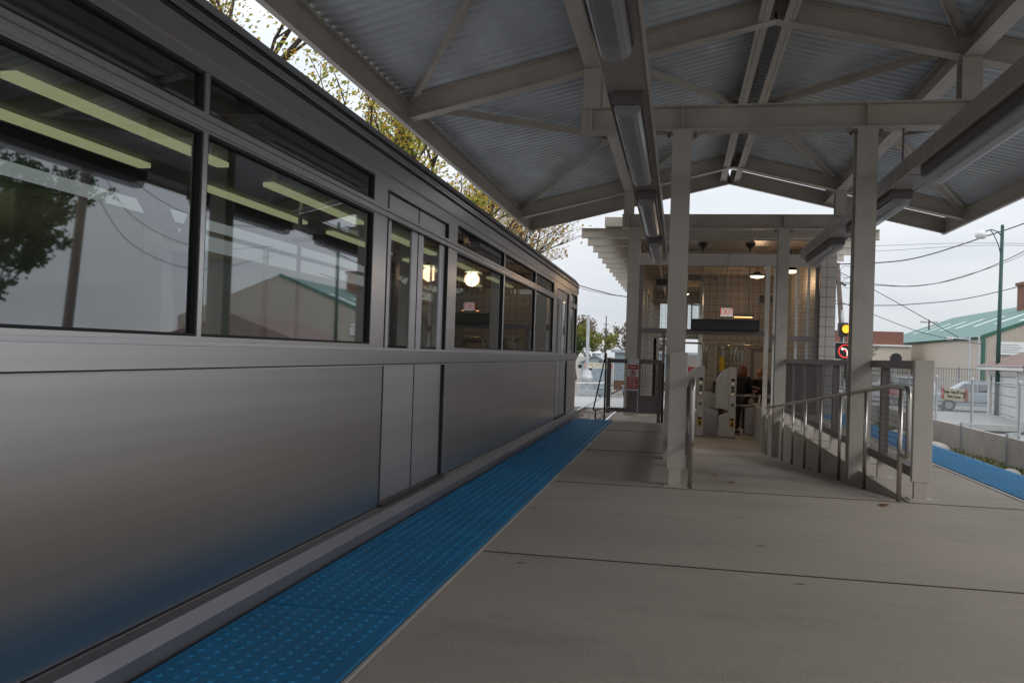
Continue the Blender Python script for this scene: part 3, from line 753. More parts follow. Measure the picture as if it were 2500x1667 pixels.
# side walls: left wall tiled with window strip, right wall tiled
mb = MB(); mb.box(-.98, -.88, 18.9, 32, -.8, .9); mb.box(-.98, -.88, 18.9, 32, 2.9, 3.58)
for y in (18.9, 21.4, 23.9, 26.4, 28.9, 31.6): mb.box(-.98, -.88, y, y+.4, .9, 2.9)
bp('side_wall', mb, M['tile'])
for y in (19.3, 21.8, 24.3, 26.8, 29.3): bp('side_window', MB().box(-.94, -.93, y, y+2.1 if y < 29 else 31.6, .9, 2.9), M['clear_glass'])
bp('side_wall', MB().box(2.78, 2.9, 18.76, 32, -.8, 3.58), M['tile'])
# back wall with door opening and windows
mb = MB(); yb0, yb1 = 31.0, 31.12
mb.box(-.88, -.68, yb0, yb1, -.8, 3.55); mb.box(-.68, -.24, yb0, yb1, 2.98, 3.55); mb.box(-.68, -.24, yb0, yb1, 1.75, 2.08); mb.box(-.24, .28, yb0, yb1, 1.75, 3.55)
mb.box(.28, .74, yb0, yb1, 3.0, 3.55); mb.box(.28, .74, yb0, yb1, 1.75, 2.08); mb.box(.74, 2.78, yb0, yb1, -.8, 3.55)
mb.box(-.88, -.78, yb0, yb1+.0, -.8, 1.75)
bp('rear_wall', mb, M['tile'])
bp('window', MB().box(-.68, -.24, yb0+.05, yb0+.06, 2.08, 2.98), M['clear_glass']); bp('window', MB().box(.28, .74, yb0+.05, yb0+.06, 2.08, 3.0), M['clear_glass'])
bp('mullion', MB().box(.40, .44, yb0-.01, yb0+.07, 2.08, 3.0), M['black'])
# agent room: tiled partition with service window and door
py = 25.0
mb = MB(); mb.box(.66, 1.04, py, py+.12, -.8, 3.5); mb.box(1.04, 1.84, py, py+.12, 1.55, 3.5); mb.box(1.04, 1.84, py, py+.12, -.8, .1); mb.box(1.84, 2.78, py, py+.12, -.8, 3.5); mb.box(.66, .78, py+.12, 31, -.8, 3.5)
bp('partition', mb, M['tile'])
bp('service_window', MB().box(1.04, 1.84, py+.03, py+.04, .1, 1.55), M['clear_glass'])
mb = MB(); mb.box(1.0, 1.08, py-.03, py, .06, 1.6); mb.box(1.80, 1.88, py-.03, py, .06, 1.6); mb.box(1.08, 1.80, py-.03, py, 1.53, 1.6); mb.box(1.08, 1.80, py-.03, py, .06, .12); mb.box(1.44, 1.48, py-.03, py, .12, 1.53); mb.box(1.08, 1.80, py-.03, py, .95, 1.0); bp('window_frame', mb, M['paint'])
bp('inner_wall', MB().box(.80, 2.78, 27.4, 27.5, -.8, 3.5), M['tile'])
dr = bp('door', MB().box(2.08, 2.70, py-.03, py-.002, -.78, 1.32), M['paint']); 
bp('door_frame', MB().box(2.0, 2.08, py-.05, py-.002, -.8, 1.42).box(2.70, 2.77, py-.05, py-.002, -.8, 1.42).box(2.08, 2.70, py-.05, py-.002, 1.32, 1.42), M['mesh'])
bp('door_handle', MB().box(2.14, 2.17, py-.08, py-.03, .15, .35), M['tube'])
bp('poster', MB().box(1.14, 1.28, py-.045, py-.032, .75, 1.15), M['yellow'])
# purlins and conduits under the ceiling
for y in (20.2, 22.0, 23.8, 26, 28, 30):
    bp('purlin', MB().box(-.86, 2.77, y, y+.08, 3.36, 3.57), M['paint'])
for x in (.18, 1.0, 2.0): bp('conduit', MB().tube([(x, 18.7, 3.32), (x, 30.8, 3.32)], .018, 6), M['mesh'])
for x in (-.5, -.15): bp('conduit', MB().tube([(x, 18.7, 3.25), (x, 30.8, 3.25)], .03, 6), M['paint'])
# lamps of the house (warm interior)
def bulkhead(x, y, z, lb, e=15, col=(1, .63, .35)):
    t = thing('ceiling_lamp', (x, y, z), lb, 'lamp', 'round lamps inside the station house')
    MB().lathe((x, y, z), [(.001, .10), (.06, .1), (.10, .06), (.19, .03), (.19, .0)], 20).build('shade', M['darkmetal'], t, smooth=True)
    MB().lathe((x, y, z), [(.18, .0), (.15, -.03), (.08, -.05), (.001, -.055)], 20).build('globe', M['pendant'], t, smooth=True)
    MB().tube([(x, y, z+.09), (x, y, 3.57)], .01, 6).build('stem', M['darkmetal'], t)
    l = bpy.data.lights.new('lamp_glow', 'POINT'); l.energy = e; l.color = col; l.shadow_soft_size = .18
    lo = bpy.data.objects.new('lamp_glow', l); COL.objects.link(lo); lo.parent = t; lo.location = (0, 0, -.2)
bulkhead(1.85, 22.0, 3.16, 'lit dome lamp hanging near the right jamb of the station house'); bulkhead(0.1, 27.6, 3.1, 'extra dome lamp added to light the far left inside the station house', 7)  # far left lamp is an extra, added for the warm interior light
bulkhead(2.4, 20.0, 3.1, 'lit dome lamp behind the right mesh window of the station house', 6)
bulkhead(1.6, 26.3, 3.0, 'unseen dome lamp added to light the agent room behind the service window', 9, (1, .8, .5))  # unseen lamp, added so the room behind the glass is not dark
for x in (.455, 1.44):
    t = thing('conduit_cone', (x, 19.0, 3.55), 'dark cone mount on a conduit drop, %s of two below the roof front' % ('left' if x < 1 else 'right'), 'conduit mount', 'dark cone mounts under the roof front')
    MB().lathe((x, 19.0, 3.45), [(.11, .12), (.09, .07), (.02, 0), (.014, -.05)], 16).build('cone', M['darkmetal'], t, smooth=True)
    MB().tube([(x, 19.0, 3.42), (x, 19.0, 2.0 if x < 1 else 2.1)], .014, 6).build('drop', M['mesh'], t)
for (x, y, z, w_, lb) in ((1.42, 20.2, 2.05, .20, 'glowing orange heater bar to the right of the exit sign'), (.82, 21.75, .09, .14, 'small glowing orange bar low behind the turnstile gate')):
    t = thing('heater', (x, y, z), lb, 'heater', 'glowing heater bars in the station house')
    MB().box(x-w_-.03, x+w_+.03, y-.05, y+.05, z+.012, z+.07).build('reflector', M['mesh'], t)
    MB().tube([(x-w_, y, z), (x+w_, y, z)], .014, 8).build('element', M['heat'], t)
    if z > 1:
        for dx in (-.12, .12): MB().tube([(x+dx, y, z+.07), (x+dx, y, 3.36)], .008, 6).build('hanger', M['mesh'], t)
for (x, y, z, lb) in ((2.0, 21.2, 2.55, 'grey speaker box under the dome lamp'), (-.5, 24, 3.15, 'grey equipment box high on the left inside the station house')):
    t = thing('equipment_box', (x, y, z), lb, 'equipment box')
    MB().box(x-.18, x+.18, y-.1, y+.1, z-.13, z+.1).build('case', M['bluegrey'], t, bevel=.01)
    MB().box(x-.15, x+.15, y-.108, y-.1, z-.1, z+.07).build('grille', M['darkmetal'], t)
    MB().tube([(x, y, z+.1), (x, y, 3.4)], .012, 6).build('hanger', M['mesh'], t)

# exit sign and departure board
t = thing('exit_sign', (.95, 18.2, 2.05), 'lit exit sign hanging on a rod above the black board', 'exit sign')
MB().box(.81, 1.085, 18.17, 18.25, 1.945, 2.145).build('case', M['darkmetal'], t)
MB().box(.822, 1.073, 18.16, 18.17, 1.957, 2.133).build('face', M['exit_face'], t)
text('EXIT', .175, M['exit_red'], 'lettering', t, (0, -.042, 0), (PI/2, 0, 0), sx=.80)
MB().tube([(.95, 18.21, 2.145), (.95, 18.21, 3.5)], .011, 8).build('rod', M['mesh'], t)
t = thing('display_board', (.93, 18.25, 1.78), 'blank black display board spanning the entrance below the exit sign', 'display board')
MB().box(.24, 1.60, 18.19, 18.31, 1.66, 1.90).build('case', M['black'], t, bevel=.005)
MB().box(.27, 1.57, 18.184, 18.19, 1.69, 1.87).build('screen', M['darkmetal'], t)
for x in (.455, 1.3): MB().box(x-.02, x+.02, 18.31, 18.34, 1.64, 1.72).build('bracket', M['mesh'], t)

# turnstiles
def turnstile(x, y, lb, wing=True):
    t = thing('turnstile', (x, y, -.8), lb, 'turnstile', 'turnstiles in the station house')
    z = -.8
    MB().box(x, x+.165, y, y+.34, z+.012, z+1.70).build('pylon', M['offwhite'], t, bevel=.012)
    MB().box(x-.01, x+.175, y-.01, y+.35, z, z+.012).build('base', M['mesh'], t)
    mb = MB().prism([(x-.001, z+1.68), (x-.001, z+.66), (x-.30, z+.72), (x-.30, z+1.38), (x-.16, z+1.60)], 'y', y+.06, y+.30)
    mb.build('hood', M['offwhite'], t, bevel=.01)
    MB().prism([(x-.001, z+.02), (x-.001, z+.60), (x-.22, z+.52), (x-.22, z+.02)], 'y', y+.02, y+.30).build('cabinet', M['offwhite'], t, bevel=.008)
    for k, zz in enumerate((1.30, 1.20, 1.05)):
        MB().disc((x+.083, y-.008, z+zz), .036, 'y', .012, 16).build('button', M['yellow'] if k != 1 else M['darkmetal'], t)
        if k != 1: MB().disc((x+.083, y-.015, z+zz), .02, 'y', .006, 12).build('button_lens', M['exit_face'], t)
    MB().box(x+.04, x+.13, y-.008, y, z+1.36, z+1.42).build('reader', M['darkmetal'], t)
    MB().box(x+.04, x+.13, y-.008, y, z+1.105, z+1.145).build('reader', M['darkmetal'], t)
    MB().box(x+.06, x+.11, y-.008, y, z+.76, z+.82).build('card_slot', M['darkmetal'], t)
    d = MB().box(x+.03, x+.13, y-.006, y, z+.26, z+.47).build('decal', M['yellow'], t)
    MB().box(x+.03, x+.13, y-.008, y-.0055, z+.425, z+.47).build('decal_band', M['black'], t)
    MB().prism([(x+.06, z+.28), (x+.10, z+.28), (x+.11, z+.33), (x+.085, z+.40), (x+.065, z+.34)], 'y', y-.008, y-.0062).build('decal_mark', M['black'], t)
    return t
turnstile(.47, 21.3, 'left white turnstile pylon with round buttons, partly behind the near column'); turnstile(1.22, 21.25, 'right white turnstile pylon with round buttons and yellow decal')
def gatebox(x0, x1, y, lb):
    t = thing('turnstile_barrier', (x0, y, -.8), lb, 'barrier')
    z = -.8
    MB().prism([(x0, z+.03), (x1, z+.0), (x1, z+.50), (x0, z+.60)], 'y', y+.3, y+.42).build('panel', M['steel_lo'], t)
    MB().prism([(x0, z+.60), (x1, z+.505), (x1, z+.62), (x0, z+.72)], 'y', y+.28, y+.44).build('ledge', M['white'], t)
    MB().prism([(x0, z+.72), (x1, z+.66), (x1, z+1.02), (x0, z+1.08)], 'y', y+.32, y+.40).build('upper_panel', M['offwhite'], t)
gatebox(.64, .99, 21.3, 'grey barrier panel between the two turnstile pylons')
# arched hoops over the turnstiles
def hoop(x0, x1, zt, y, lb, half=False):
    t = thing('tube_hoop', (x0, y, .9), lb, 'tube hoop', 'bent tube hoops over the turnstiles')
    r = .13; z0 = .86; pts = [(x0, y, z0)]
    for k in range(7): a = PI-k*PI/12; pts.append((x0+r+r*math.cos(a), y, zt-r+r*math.sin(a)))
    if half: pts.append((x1, y, zt))
    else:
        for k in range(7): a = PI/2-k*PI/12; pts.append((x1-r+r*math.cos(a), y, zt-r+r*math.sin(a)))
        pts.append((x1, y, z0))
    MB().tube(pts, .024, 10).build('tube', M['tube'], t, smooth=True)
hoop(.67, 1.27, 1.42, 21.42, 'bent tube hoop joining the two turnstile pylons')
hoop(1.37, 2.10, 1.43, 21.42, 'half hoop of tube running from the right pylon to the door jamb', True)
t_ = thing('tube_hoop', (-.4, 21.42, .9), 'bent tube hoop ending on the left pylon beside the near column', 'tube hoop', 'bent tube hoops over the turnstiles')
pts = [(-.2, 21.42, 1.45)]+[(.48+.13*math.cos(PI/2-k*PI/12), 21.42, 1.32+.13*math.sin(PI/2-k*PI/12)) for k in range(7)]+[(.61, 21.42, .86)]
MB().tube(pts, .024, 10).build('tube', M['tube'], t_, smooth=True)
# wheelchair gate at right
t = thing('swing_gate', (.92, 21.5, -.8), 'low tubular swing gate with a grey panel right of the turnstiles', 'gate')
for z in (.22, -.02, -.72): MB().tube([(1.38, 21.5, z), (1.92, 21.5, z)], .026, 8).build('rail', M['tube'], t, smooth=True)
MB().box(1.62, 1.9, 21.49, 21.51, -.68, -.06).build('panel', M['steel_lo'], t)
MB().tube([(1.95, 21.5, -.8), (1.95, 21.5, .26)], .03, 10).build('post', M['tube'], t, smooth=True)
t = thing('door_post', (1.78, 21.4, -.8), 'dark post carrying a lock box at the right end of the swing gate', 'post')
MB().box(2.04, 2.12, 21.36, 21.44, -.8, .3).build('post', M['paint_dk'], t); MB().box(2.02, 2.14, 21.33, 21.36, -.2, .02).build('lock_box', M['steel_lo'], t)
t = thing('fare_machine', (1.05, 24.6, -.8), 'grey fare machine below the service window', 'fare machine')
MB().box(.98, 1.28, 24.6, 24.95, -.8, .45).build('case', M['darkmetal'], t, bevel=.02); MB().box(1.03, 1.23, 24.592, 24.6, .1, .35).build('screen', M['bluegrey'], t); MB().box(1.06, 1.2, 24.592, 24.6, -.2, -.1).build('tray', M['mesh'], t)
# utility box outside by the left of the house: info sign seen through the door
t = thing('notice_sign', (.6, 33.2, .6), 'white and red street notice seen through the far doorway of the station house', 'sign')
MB().box(.35, .85, 33.2, 33.22, -.1, 1.2).build('board', M['white'], t); MB().box(.38, .82, 33.19, 33.2, .32, .75).build('red_band', M['red'], t); MB().disc((.6, 33.185, .53), .13, 'y', .01, 20, .09).build('ring', M['white'], t)
MB().tube([(.6, 33.24, -1.4), (.6, 33.24, 1.2)], .03, 8).build('post', M['mesh'], t)

# ================================================================== PEOPLE
def skinned(name, pts, edges, rad, mat, parent, root=0, sub=2):
    me = bpy.data.meshes.new(name); me.from_pydata(pts, edges, []); me.materials.append(mat)
    o = bpy.data.objects.new(name, me); COL.objects.link(o); o.parent = parent
    sk = o.modifiers.new('skin', 'SKIN'); sk.use_smooth_shade = True
    if not me.skin_vertices:
        import bmesh
        bm = bmesh.new(); bm.from_mesh(me); bm.verts.layers.skin.verify(); bm.to_mesh(me); bm.free()
    for i, v in enumerate(me.skin_vertices[0].data):
        v.radius = rad[i] if isinstance(rad[i], tuple) else (rad[i], rad[i]); v.use_root = (i == root)
    o.modifiers.new('sub', 'SUBSURF').levels = sub; o.modifiers['sub'].render_levels = sub
    return o
def head_mesh():
    """head with brow, nose, chin, ears; faces -Y; origin at head centre, height .23"""
    mb = MB(); nu, nv = 28, 20
    for j in range(nv+1):
        th = PI*j/nv
        for i in range(nu):
            ph = 2*PI*i/nu
            x = math.sin(th)*math.cos(ph); y = math.sin(th)*math.sin(ph); z = math.cos(th)
            X, Y, Z = x*.076, y*.095, z*.117
            if Z < -.02: f = 1-.36*((-Z-.02)/.1); X *= f; Y *= (1-.18*((-Z-.02)/.1)) if Y < 0 else (1-.5*((-Z-.02)/.1))
            if Y < 0:
                nose = math.exp(-((X/.014)**2+((Z+.018)/.022)**2))*.024; brow = math.exp(-((Z-.022)/.012)**2-(X/.05)**2)*.005
                eye = -math.exp(-(((abs(X)-.03)/.014)**2+((Z-.003)/.012)**2))*.008; lip = math.exp(-((X/.024)**2+((Z+.055)/.009)**2))*.005
                chin = math.exp(-((X/.025)**2+((Z+.095)/.018)**2))*.008
                Y -= nose+brow+eye+lip+chin
            mb.v.append((X, Y, Z))
    for j in range(nv):
        for i in range(nu):
            a = j*nu+i; b = j*nu+(i+1) % nu; mb.f.append((a, b, b+nu, a+nu)); mb.mi.append(0)
    for sx in (-1, 1):
        n = 8; c = (sx*.078, .008, -.01)
        mb.add([(c[0]+sx*.006, c[1]+.016*math.cos(2*PI*k/n), c[2]+.03*math.sin(2*PI*k/n)) for k in range(n)]+[(c[0]-sx*.008, c[1]+.012*math.cos(2*PI*k/n), c[2]+.024*math.sin(2*PI*k/n)) for k in range(n)],
               [tuple(range(n))]+[(k, (k+1) % n, (k+1) % n+n, k+n) for k in range(n)])
    return mb
def person(loc, rz, lb, pose, hair, coatm, trou, lean=0., scarf=False):
    t = thing('person', loc, lb, 'person', None); t.rotation_euler = (0, 0, rz)
    p = pose
    # continuous skin body
    pts = [(0, 0, .93), (0, -.01-lean*.3, 1.12), (0, -lean*.7, 1.34), (0, -lean, 1.44), (0, -lean-.01, 1.52),
           (-.09, 0, .88), (-.10, -.02+p['kl'], .49), (-.10, .03, .09), (-.11, -.10, .03),
           (.09, 0, .88), (.10, -.02+p['kr'], .49), (.11, .02, .09), (.12, -.11, .03),
           (-.18, -lean, 1.40), p['el'], p['wl'], (.18, -lean, 1.40), p['er'], p['wr']]
    ed = [(0, 1), (1, 2), (2, 3), (3, 4), (0, 5), (5, 6), (6, 7), (7, 8), (0, 9), (9, 10), (10, 11), (11, 12), (2, 13), (13, 14), (14, 15), (2, 16), (16, 17), (17, 18)]
    rd = [(.15, .11), (.13, .10), (.16, .11), .065, .052, .09, .062, .042, .035, .09, .062, .042, .035, .062, .045, .030, .062, .045, .030]
    skinned('body', pts, ed, rd, M['skin'], t)
    # trousers, coat (slightly larger shells)
    skinned('trousers', [pts[0], pts[5], pts[6], (-.10, .03, .10), pts[9], pts[10], (.11, .02, .10)], [(0, 1), (1, 2), (2, 3), (0, 4), (4, 5), (5, 6)], [(.162, .125), .105, .078, .062, .105, .078, .062], trou, t)
    cz = [(0, .01, .80), pts[1], pts[2], (0, -lean, 1.43), pts[13], p['el'], tuple(Vector(p['wl'])*.93+Vector(p['el'])*.07), pts[16], p['er'], tuple(Vector(p['wr'])*.93+Vector(p['er'])*.07)]
    skinned('coat', cz, [(0, 1), (1, 2), (2, 3), (2, 4), (4, 5), (5, 6), (2, 7), (7, 8), (8, 9)], [(.185, .14), (.165, .13), (.185, .135), .085, .08, .06, .045, .08, .06, .045], coatm, t, root=1)
    # shoes
    for i in (8, 12):
        a = Vector(pts[i]); MB().lathe((0, 0, 0), [(.001, 0), (.05, 0), (.048, .05), (.03, .08), (.001, .085)], 12).build('shoe', M['black'], t, smooth=True)
        s_ = bpy.context.scene.collection.objects[-1]; s_.location = (a.x, a.y+.06, 0); s_.scale = (.9, 2.3, 1)
    # head
    h = head_mesh().build('head', M['skin'], None, smooth=True); h.parent = t; h.location = (p.get('hx', 0), -lean-.03, 1.62); h.rotation_euler = p['head']
    hm = MB(); nu, nv = 24, 12
    for j in range(nv+1):
        th = PI*.62*j/nv
        for i in range(nu):
            ph = 2*PI*i/nu; y = math.sin(th)*math.sin(ph); fr_ = 1 if y > -.2 else max(.72, 1-.5*(-y-.2)*(j/nv)**.8)
            zz = math.cos(th)*.127
            if y < -.25 and j > nv*.55: zz = max(zz, .05)
            hm.v.append((math.sin(th)*math.cos(ph)*.088*fr_, y*.106*fr_+.006, zz+.004))
    for j in range(nv):
        for i in range(nu):
            a = j*nu+i; b = j*nu+(i+1) % nu; hm.f.append((a, b, b+nu, a+nu)); hm.mi.append(0)
    if p.get('long'):
        for k in range(9):
            a = PI*.08+PI*.84*k/8; hm.tube([(math.cos(a)*.08, math.sin(a)*.085, .02), (math.cos(a)*.095, math.sin(a)*.10, -.10), (math.cos(a)*.09, math.sin(a)*.095, -.22)], [.03, .032, .012], 6)
    ho = hm.build('hair', hair, None, smooth=True); ho.parent = h
    for sx in (-1, 1):
        e = MB().lathe((sx*.03, -.079, .002), [(.001, .009), (.008, .005), (.010, 0), (.008, -.005), (.001, -.009)], 8).build('eye', M['black'], None, smooth=True); e.parent = h
    # hands with fingers
    for wk, ek, sx in (('wl', 'el', -1), ('wr', 'er', 1)):
        w_ = Vector(p[wk]); d = (w_-Vector(p[ek])).normalized(); up = Vector((0, 0, 1)); s2 = d.cross(up).normalized(); u2 = s2.cross(d)
        pp = [tuple(w_), tuple(w_+d*.05), tuple(w_+d*.09)]; ee = [(0, 1), (1, 2)]; rr = [.026, (.036, .02), (.034, .016)]
        hb = Vector(pp[2])
        for q, (o_, ln) in enumerate(((-.028, .055), (-.010, .068), (.010, .07), (.028, .06))):
            i0 = len(pp); a = hb+s2*o_; pp += [tuple(a+d*.01), tuple(a+d*ln*.6-u2*.015), tuple(a+d*ln*.8-u2*.045)]; ee += [(2, i0), (i0, i0+1), (i0+1, i0+2)]; rr += [.009, .0085, .0075]
        i0 = len(pp); a = w_+d*.03-s2*sx*.03; pp += [tuple(a), tuple(a+d*.035-s2*sx*.02-u2*.01), tuple(a+d*.06-s2*sx*.012-u2*.02)]; ee += [(1, i0), (i0, i0+1), (i0+1, i0+2)]; rr += [.012, .010, .008]
        skinned('hand', pp, ee, rr, M['skin'], t, root=0, sub=1)
    if scarf: MB().prism([(-.05, 1.42), (.05, 1.42), (.02, 1.18), (-.02, 1.18)], 'y', -lean-.165, -lean-.14).build('shirt_front', M['shirt'], t)
    return t
person((1.62, 22.75, -.8), R(150), 'person in a long black coat with auburn hair standing behind the swing gate, turned away', dict(kl=0, kr=.01, el=(-.27, .02, 1.14), wl=(-.12, -.20, 1.06), er=(.27, .02, 1.14), wr=(.10, -.22, 1.08), head=(0, 0, R(15)), long=True), M['hair1'], M['coat_blk'], M['trouser'])
person((2.13, 22.85, -.86), R(-28), 'person with light brown hair in a dark jacket leaning forward, hands raised to chest', dict(kl=0, kr=-.02, el=(-.27, -.16, 1.12), wl=(-.06, -.36, 1.16), er=(.26, -.16, 1.12), wr=(.03, -.37, 1.24), head=(R(-14), R(8), R(-12)), hx=-.02), M['hair2'], M['coat_nvy'], M['trouser'], lean=.12, scarf=True)

# ================================================================== RIGHT OF WAY, RIGHT SIDE
wl = thing('barrier_wall', (6.9, 20, -1.05), 'pale concrete panel wall held by steel posts beyond the right track', 'wall')
y = 4.85; k = 0
while y < 62:
    MB().box(6.88, 6.98, y+.08, y+2.94, -1.02, -.37).build('panel', M['concrete_wall'], wl)
    mb = MB(); mb.wbeam((6.93, y, -1.1), (6.93, y, -.28), .15, .15, .01, .01, up=(0, 1, 0)); mb.build('post', M['mesh_lt'], wl)
    y += 3.0; k += 1
cf = thing('chain_link_fence', (7.2, 20, -.4), 'galvanised chain link fence standing behind the concrete panel wall', 'fence')
def chain(y0, y1, z0, z1, x, p=.085, r=.0026):
    mb = MB(); h = z1-z0; k = y0-h
    while k < y1:
        for s in (1, -1):
            a = k if s > 0 else k+h; b = k+h if s > 0 else k
            p0, p1 = (x, a, z0), (x, b, z1)
            # clip
            def cl(P0, P1):
                (yA, zA), (yB, zB) = (P0[1], P0[2]), (P1[1], P1[2])
                out_ = []
                for (yy, zz, yo, zo) in ((yA, zA, yB, zB), (yB, zB, yA, zA)):
                    if yy < y0: f = (y0-yo)/(yy-yo); zz = zo+(zz-zo)*f; yy = y0
                    if yy > y1: f = (y1-yo)/(yy-yo); zz = zo+(zz-zo)*f; yy = y1
                    out_.append((x, yy, zz))
                return out_
            if max(a, b) <= y0 or min(a, b) >= y1: continue
            c = cl(p0, p1)
            if (Vector(c[0])-Vector(c[1])).length > .02: mb.tube(c, r, 3, cap=False)
        k += p
    return mb
for (a, b) in ((14.0, 20.0), (20.0, 23.0), (23.0, 29), (29, 36.4), (45.6, 60)):
    chain(a, b, -.42, .74, 7.2).build('mesh_panel', M['mesh_lt'], cf)
for y in (14, 17, 20.15, 23.2, 26.2, 29.2, 32.2, 35.2):
    MB().tube([(7.2, y, -1.2), (7.2, y, .80)], .03, 10).build('post', M['mesh_lt'], cf); 
    MB().tube([(7.2, y, .80), (7.2, y, .83)], [.034, .01], 10).build('post_cap', M['mesh_lt'], cf)
    MB().box(7.0, 7.2, y-.06, y+.06, -.37, -.29).build('bracket', M['mesh_lt'], cf)
MB().tube([(7.2, 14, .75), (7.2, 36.4, .75)], .012, 6).build('top_wire', M['mesh_lt'], cf)
def tracksign(loc, rz, w_, h_, lb, sz):
    t = thing('warning_sign', loc, lb, 'sign', 'track warning signs'); t.rotation_euler = (0, 0, rz)
    for nm, x0, x1, m_, yo in (('board', -w_/2, w_/2, M['cream'], 0), ('red_end', -w_/2, -w_/2+.12*w_, M['pale_red'], -.004), ('red_end', w_/2-.12*w_, w_/2, M['pale_red'], -.004)):
        o = MB().box(x0, x1, -.01+yo, .01+yo, -h_/2, h_/2).build(nm, m_); o.parent = t
    text('Danger   Keep Off Tracks', sz, M['black'], 'lettering', t, (0, -.013, h_*.2), (PI/2, 0, 0)); text('Electric Current', sz, M['black'], 'lettering', t, (0, -.013, -h_*.2), (PI/2, 0, 0))
    o = MB().bar((w_*.33, -.013, -h_*.3), (w_*.40, -.013, h_*.25), .006, .035).build('bolt_mark', M['black']); o.parent = t
    o = MB().disc((-w_*.44, -.018, 0), h_*.16, 'y', .004, 14, h_*.1).build('hand_mark', M['white']); o.parent = t
tracksign((7.12, 24.3, .36), R(-80), 1.42, .30, 'cream and red danger sign wired to the chain link fence in front of the minivan', .105)
tracksign((-4.35, 47.8, -.12+.62), R(0), 1.55, .30, 'cream danger sign in front of the small grey hut', .11)

# verge: grass, weeds, rocks
rnd = random.Random(3)
for i, (x, y, r, lb) in enumerate(((5.95, 19.2, .30, 'rounded pale boulder beside the right tactile strip, nearest the picture edge'), (6.2, 22.6, .36, 'large smooth grey boulder at the foot of the first steel wall post'), (6.35, 18.2, .22, 'small rough rock at the right picture edge below the wall'), (6.4, 27, .28, 'brown boulder seen through the guard mesh'), (6.3, 31, .3, 'far boulder near the crossing behind the guard mesh'), (6.45, 24.9, .14, 'small white stone among the weeds by the wall'), (6.4, 20.9, .13, 'small flat stone between two boulders'))):
    import bmesh
    bm = bmesh.new(); bmesh.ops.create_icosphere(bm, subdivisions=3, radius=r)
    rr = random.Random(i)
    off = [Vector((rr.uniform(-1, 1), rr.uniform(-1, 1), rr.uniform(-1, 1))).normalized() for _ in range(9)]
    for v in bm.verts:
        n_ = v.co.normalized(); d = sum(max(0, n_.dot(o)-.55)*.35 for o in off)
        v.co *= 1-d*.5; v.co.z *= .72; v.co.x *= 1.1
    me = bpy.data.meshes.new('boulder'); bm.to_mesh(me); bm.free(); me.materials.append(M['stone'])
    for p_ in me.polygons: p_.use_smooth = True
    o = bpy.data.objects.new('boulder', me); COL.objects.link(o); o.location = (x, y, -1.0); tag(o, lb, 'boulder', 'boulders along the wall')
mb = MB()
for k in range(9000):
    y = rnd.uniform(15, 36); x = 6.55+rnd.gauss(0, .22); dn = .5+.5*math.sin(y*1.3)+.35*math.sin(y*3.1)
    if rnd.random() > dn+.25 or x > 6.87: continue
    h = rnd.uniform(.03, .16); a = rnd.uniform(0, PI); c, s_ = math.cos(a)*.018, math.sin(a)*.018; lx, ly = rnd.uniform(-.06, .06), rnd.uniform(-.06, .06); z = -1.04
    mb.add([(x-c, y-s_, z), (x+c, y+s_, z), (x+c*.6+lx, y+s_*.6+ly, z+h), (x-c*.6+lx, y-s_*.6+ly, z+h)], [(0, 1, 2, 3)])
tag(mb.build('grass', M['weed']), 'weeds and fallen leaves growing along the foot of the wall', 'weeds', kind='stuff')

# garage
gt = thing('garage', (17, 44, -1.46), 'white timber garage with an overhead door and brown shingle roof', 'garage')
# front face runs towards the camera from the corner
g0 = Vector((15.45, 47.5, -1.46)); g1 = Vector((13.4, 36.0, -1.46)); gd = (g1-g0).normalized(); gn = Vector((-gd.y, gd.x, 0)); gn = -gn if gn.x < 0 else gn
def gp(a, b, z): return g0+gd*a+gn*b+Vector((0, 0, z))
def gbox(a0, a1, b0, b1, z0, z1):
    return MB().add([gp(a, b, z) for z in (z0, z1) for a, b in ((a0, b0), (a1, b0), (a1, b1), (a0, b1))], [(0, 3, 2, 1), (4, 5, 6, 7), (0, 1, 5, 4), (1, 2, 6, 5), (2, 3, 7, 6), (3, 0, 4, 7)])
gbox(0, .9, 0, .15, 0, 2.5).build('front_wall', M['white_wood'], gt); gbox(8.0, 11, 0, .15, 0, 2.5).build('front_wall', M['white_wood'], gt)
gbox(.9, 8.0, 0, .15, 2.18, 2.5).build('front_wall', M['white_wood'], gt); gbox(0, .15, .15, 6, 0, 2.5).build('side_wall', M['white_wood'], gt); gbox(10.85, 11, .15, 6, 0, 2.5).build('side_wall', M['white_wood'], gt); gbox(0, 11, 6, 6.15, 0, 2.5).build('rear_wall', M['white_wood'], gt)
for k in range(5): gbox(1.0, 7.9, .06, .1, .03+k*.43, .43+k*.43).build('door_section', M['white'], gt)
for a in (.72, 7.92): gbox(a, a+.2, -.04, 0, 0, 2.3).build('door_trim', M['white'], gt)
gbox(.72, 8.12, -.045, 0, 2.3, 2.42).build('door_trim', M['white'], gt)
gbox(-.5, 11.5, -.45, -.41, 2.46, 2.66).build('fascia', M['white_wood'], gt)
mb = MB(); mb.add([gp(-.5, -.45, 2.64), gp(11.5, -.45, 2.64), gp(11.5, 3, 3.9), gp(-.5, 3, 3.9), gp(-.5, 6.5, 2.64), gp(11.5, 6.5, 2.64), gp(-.5, -.45, 2.58), gp(11.5, -.45, 2.58), gp(11.5, 6.5, 2.58), gp(-.5, 6.5, 2.58)],
       [(0, 1, 2, 3), (3, 2, 5, 4), (0, 3, 4), (1, 5, 2), (6, 7, 8, 9), (0, 1, 7, 6), (4, 5, 8, 9), (0, 6, 9, 4), (1, 7, 8, 5)]); mb.build('roof', M['shingle'], gt)

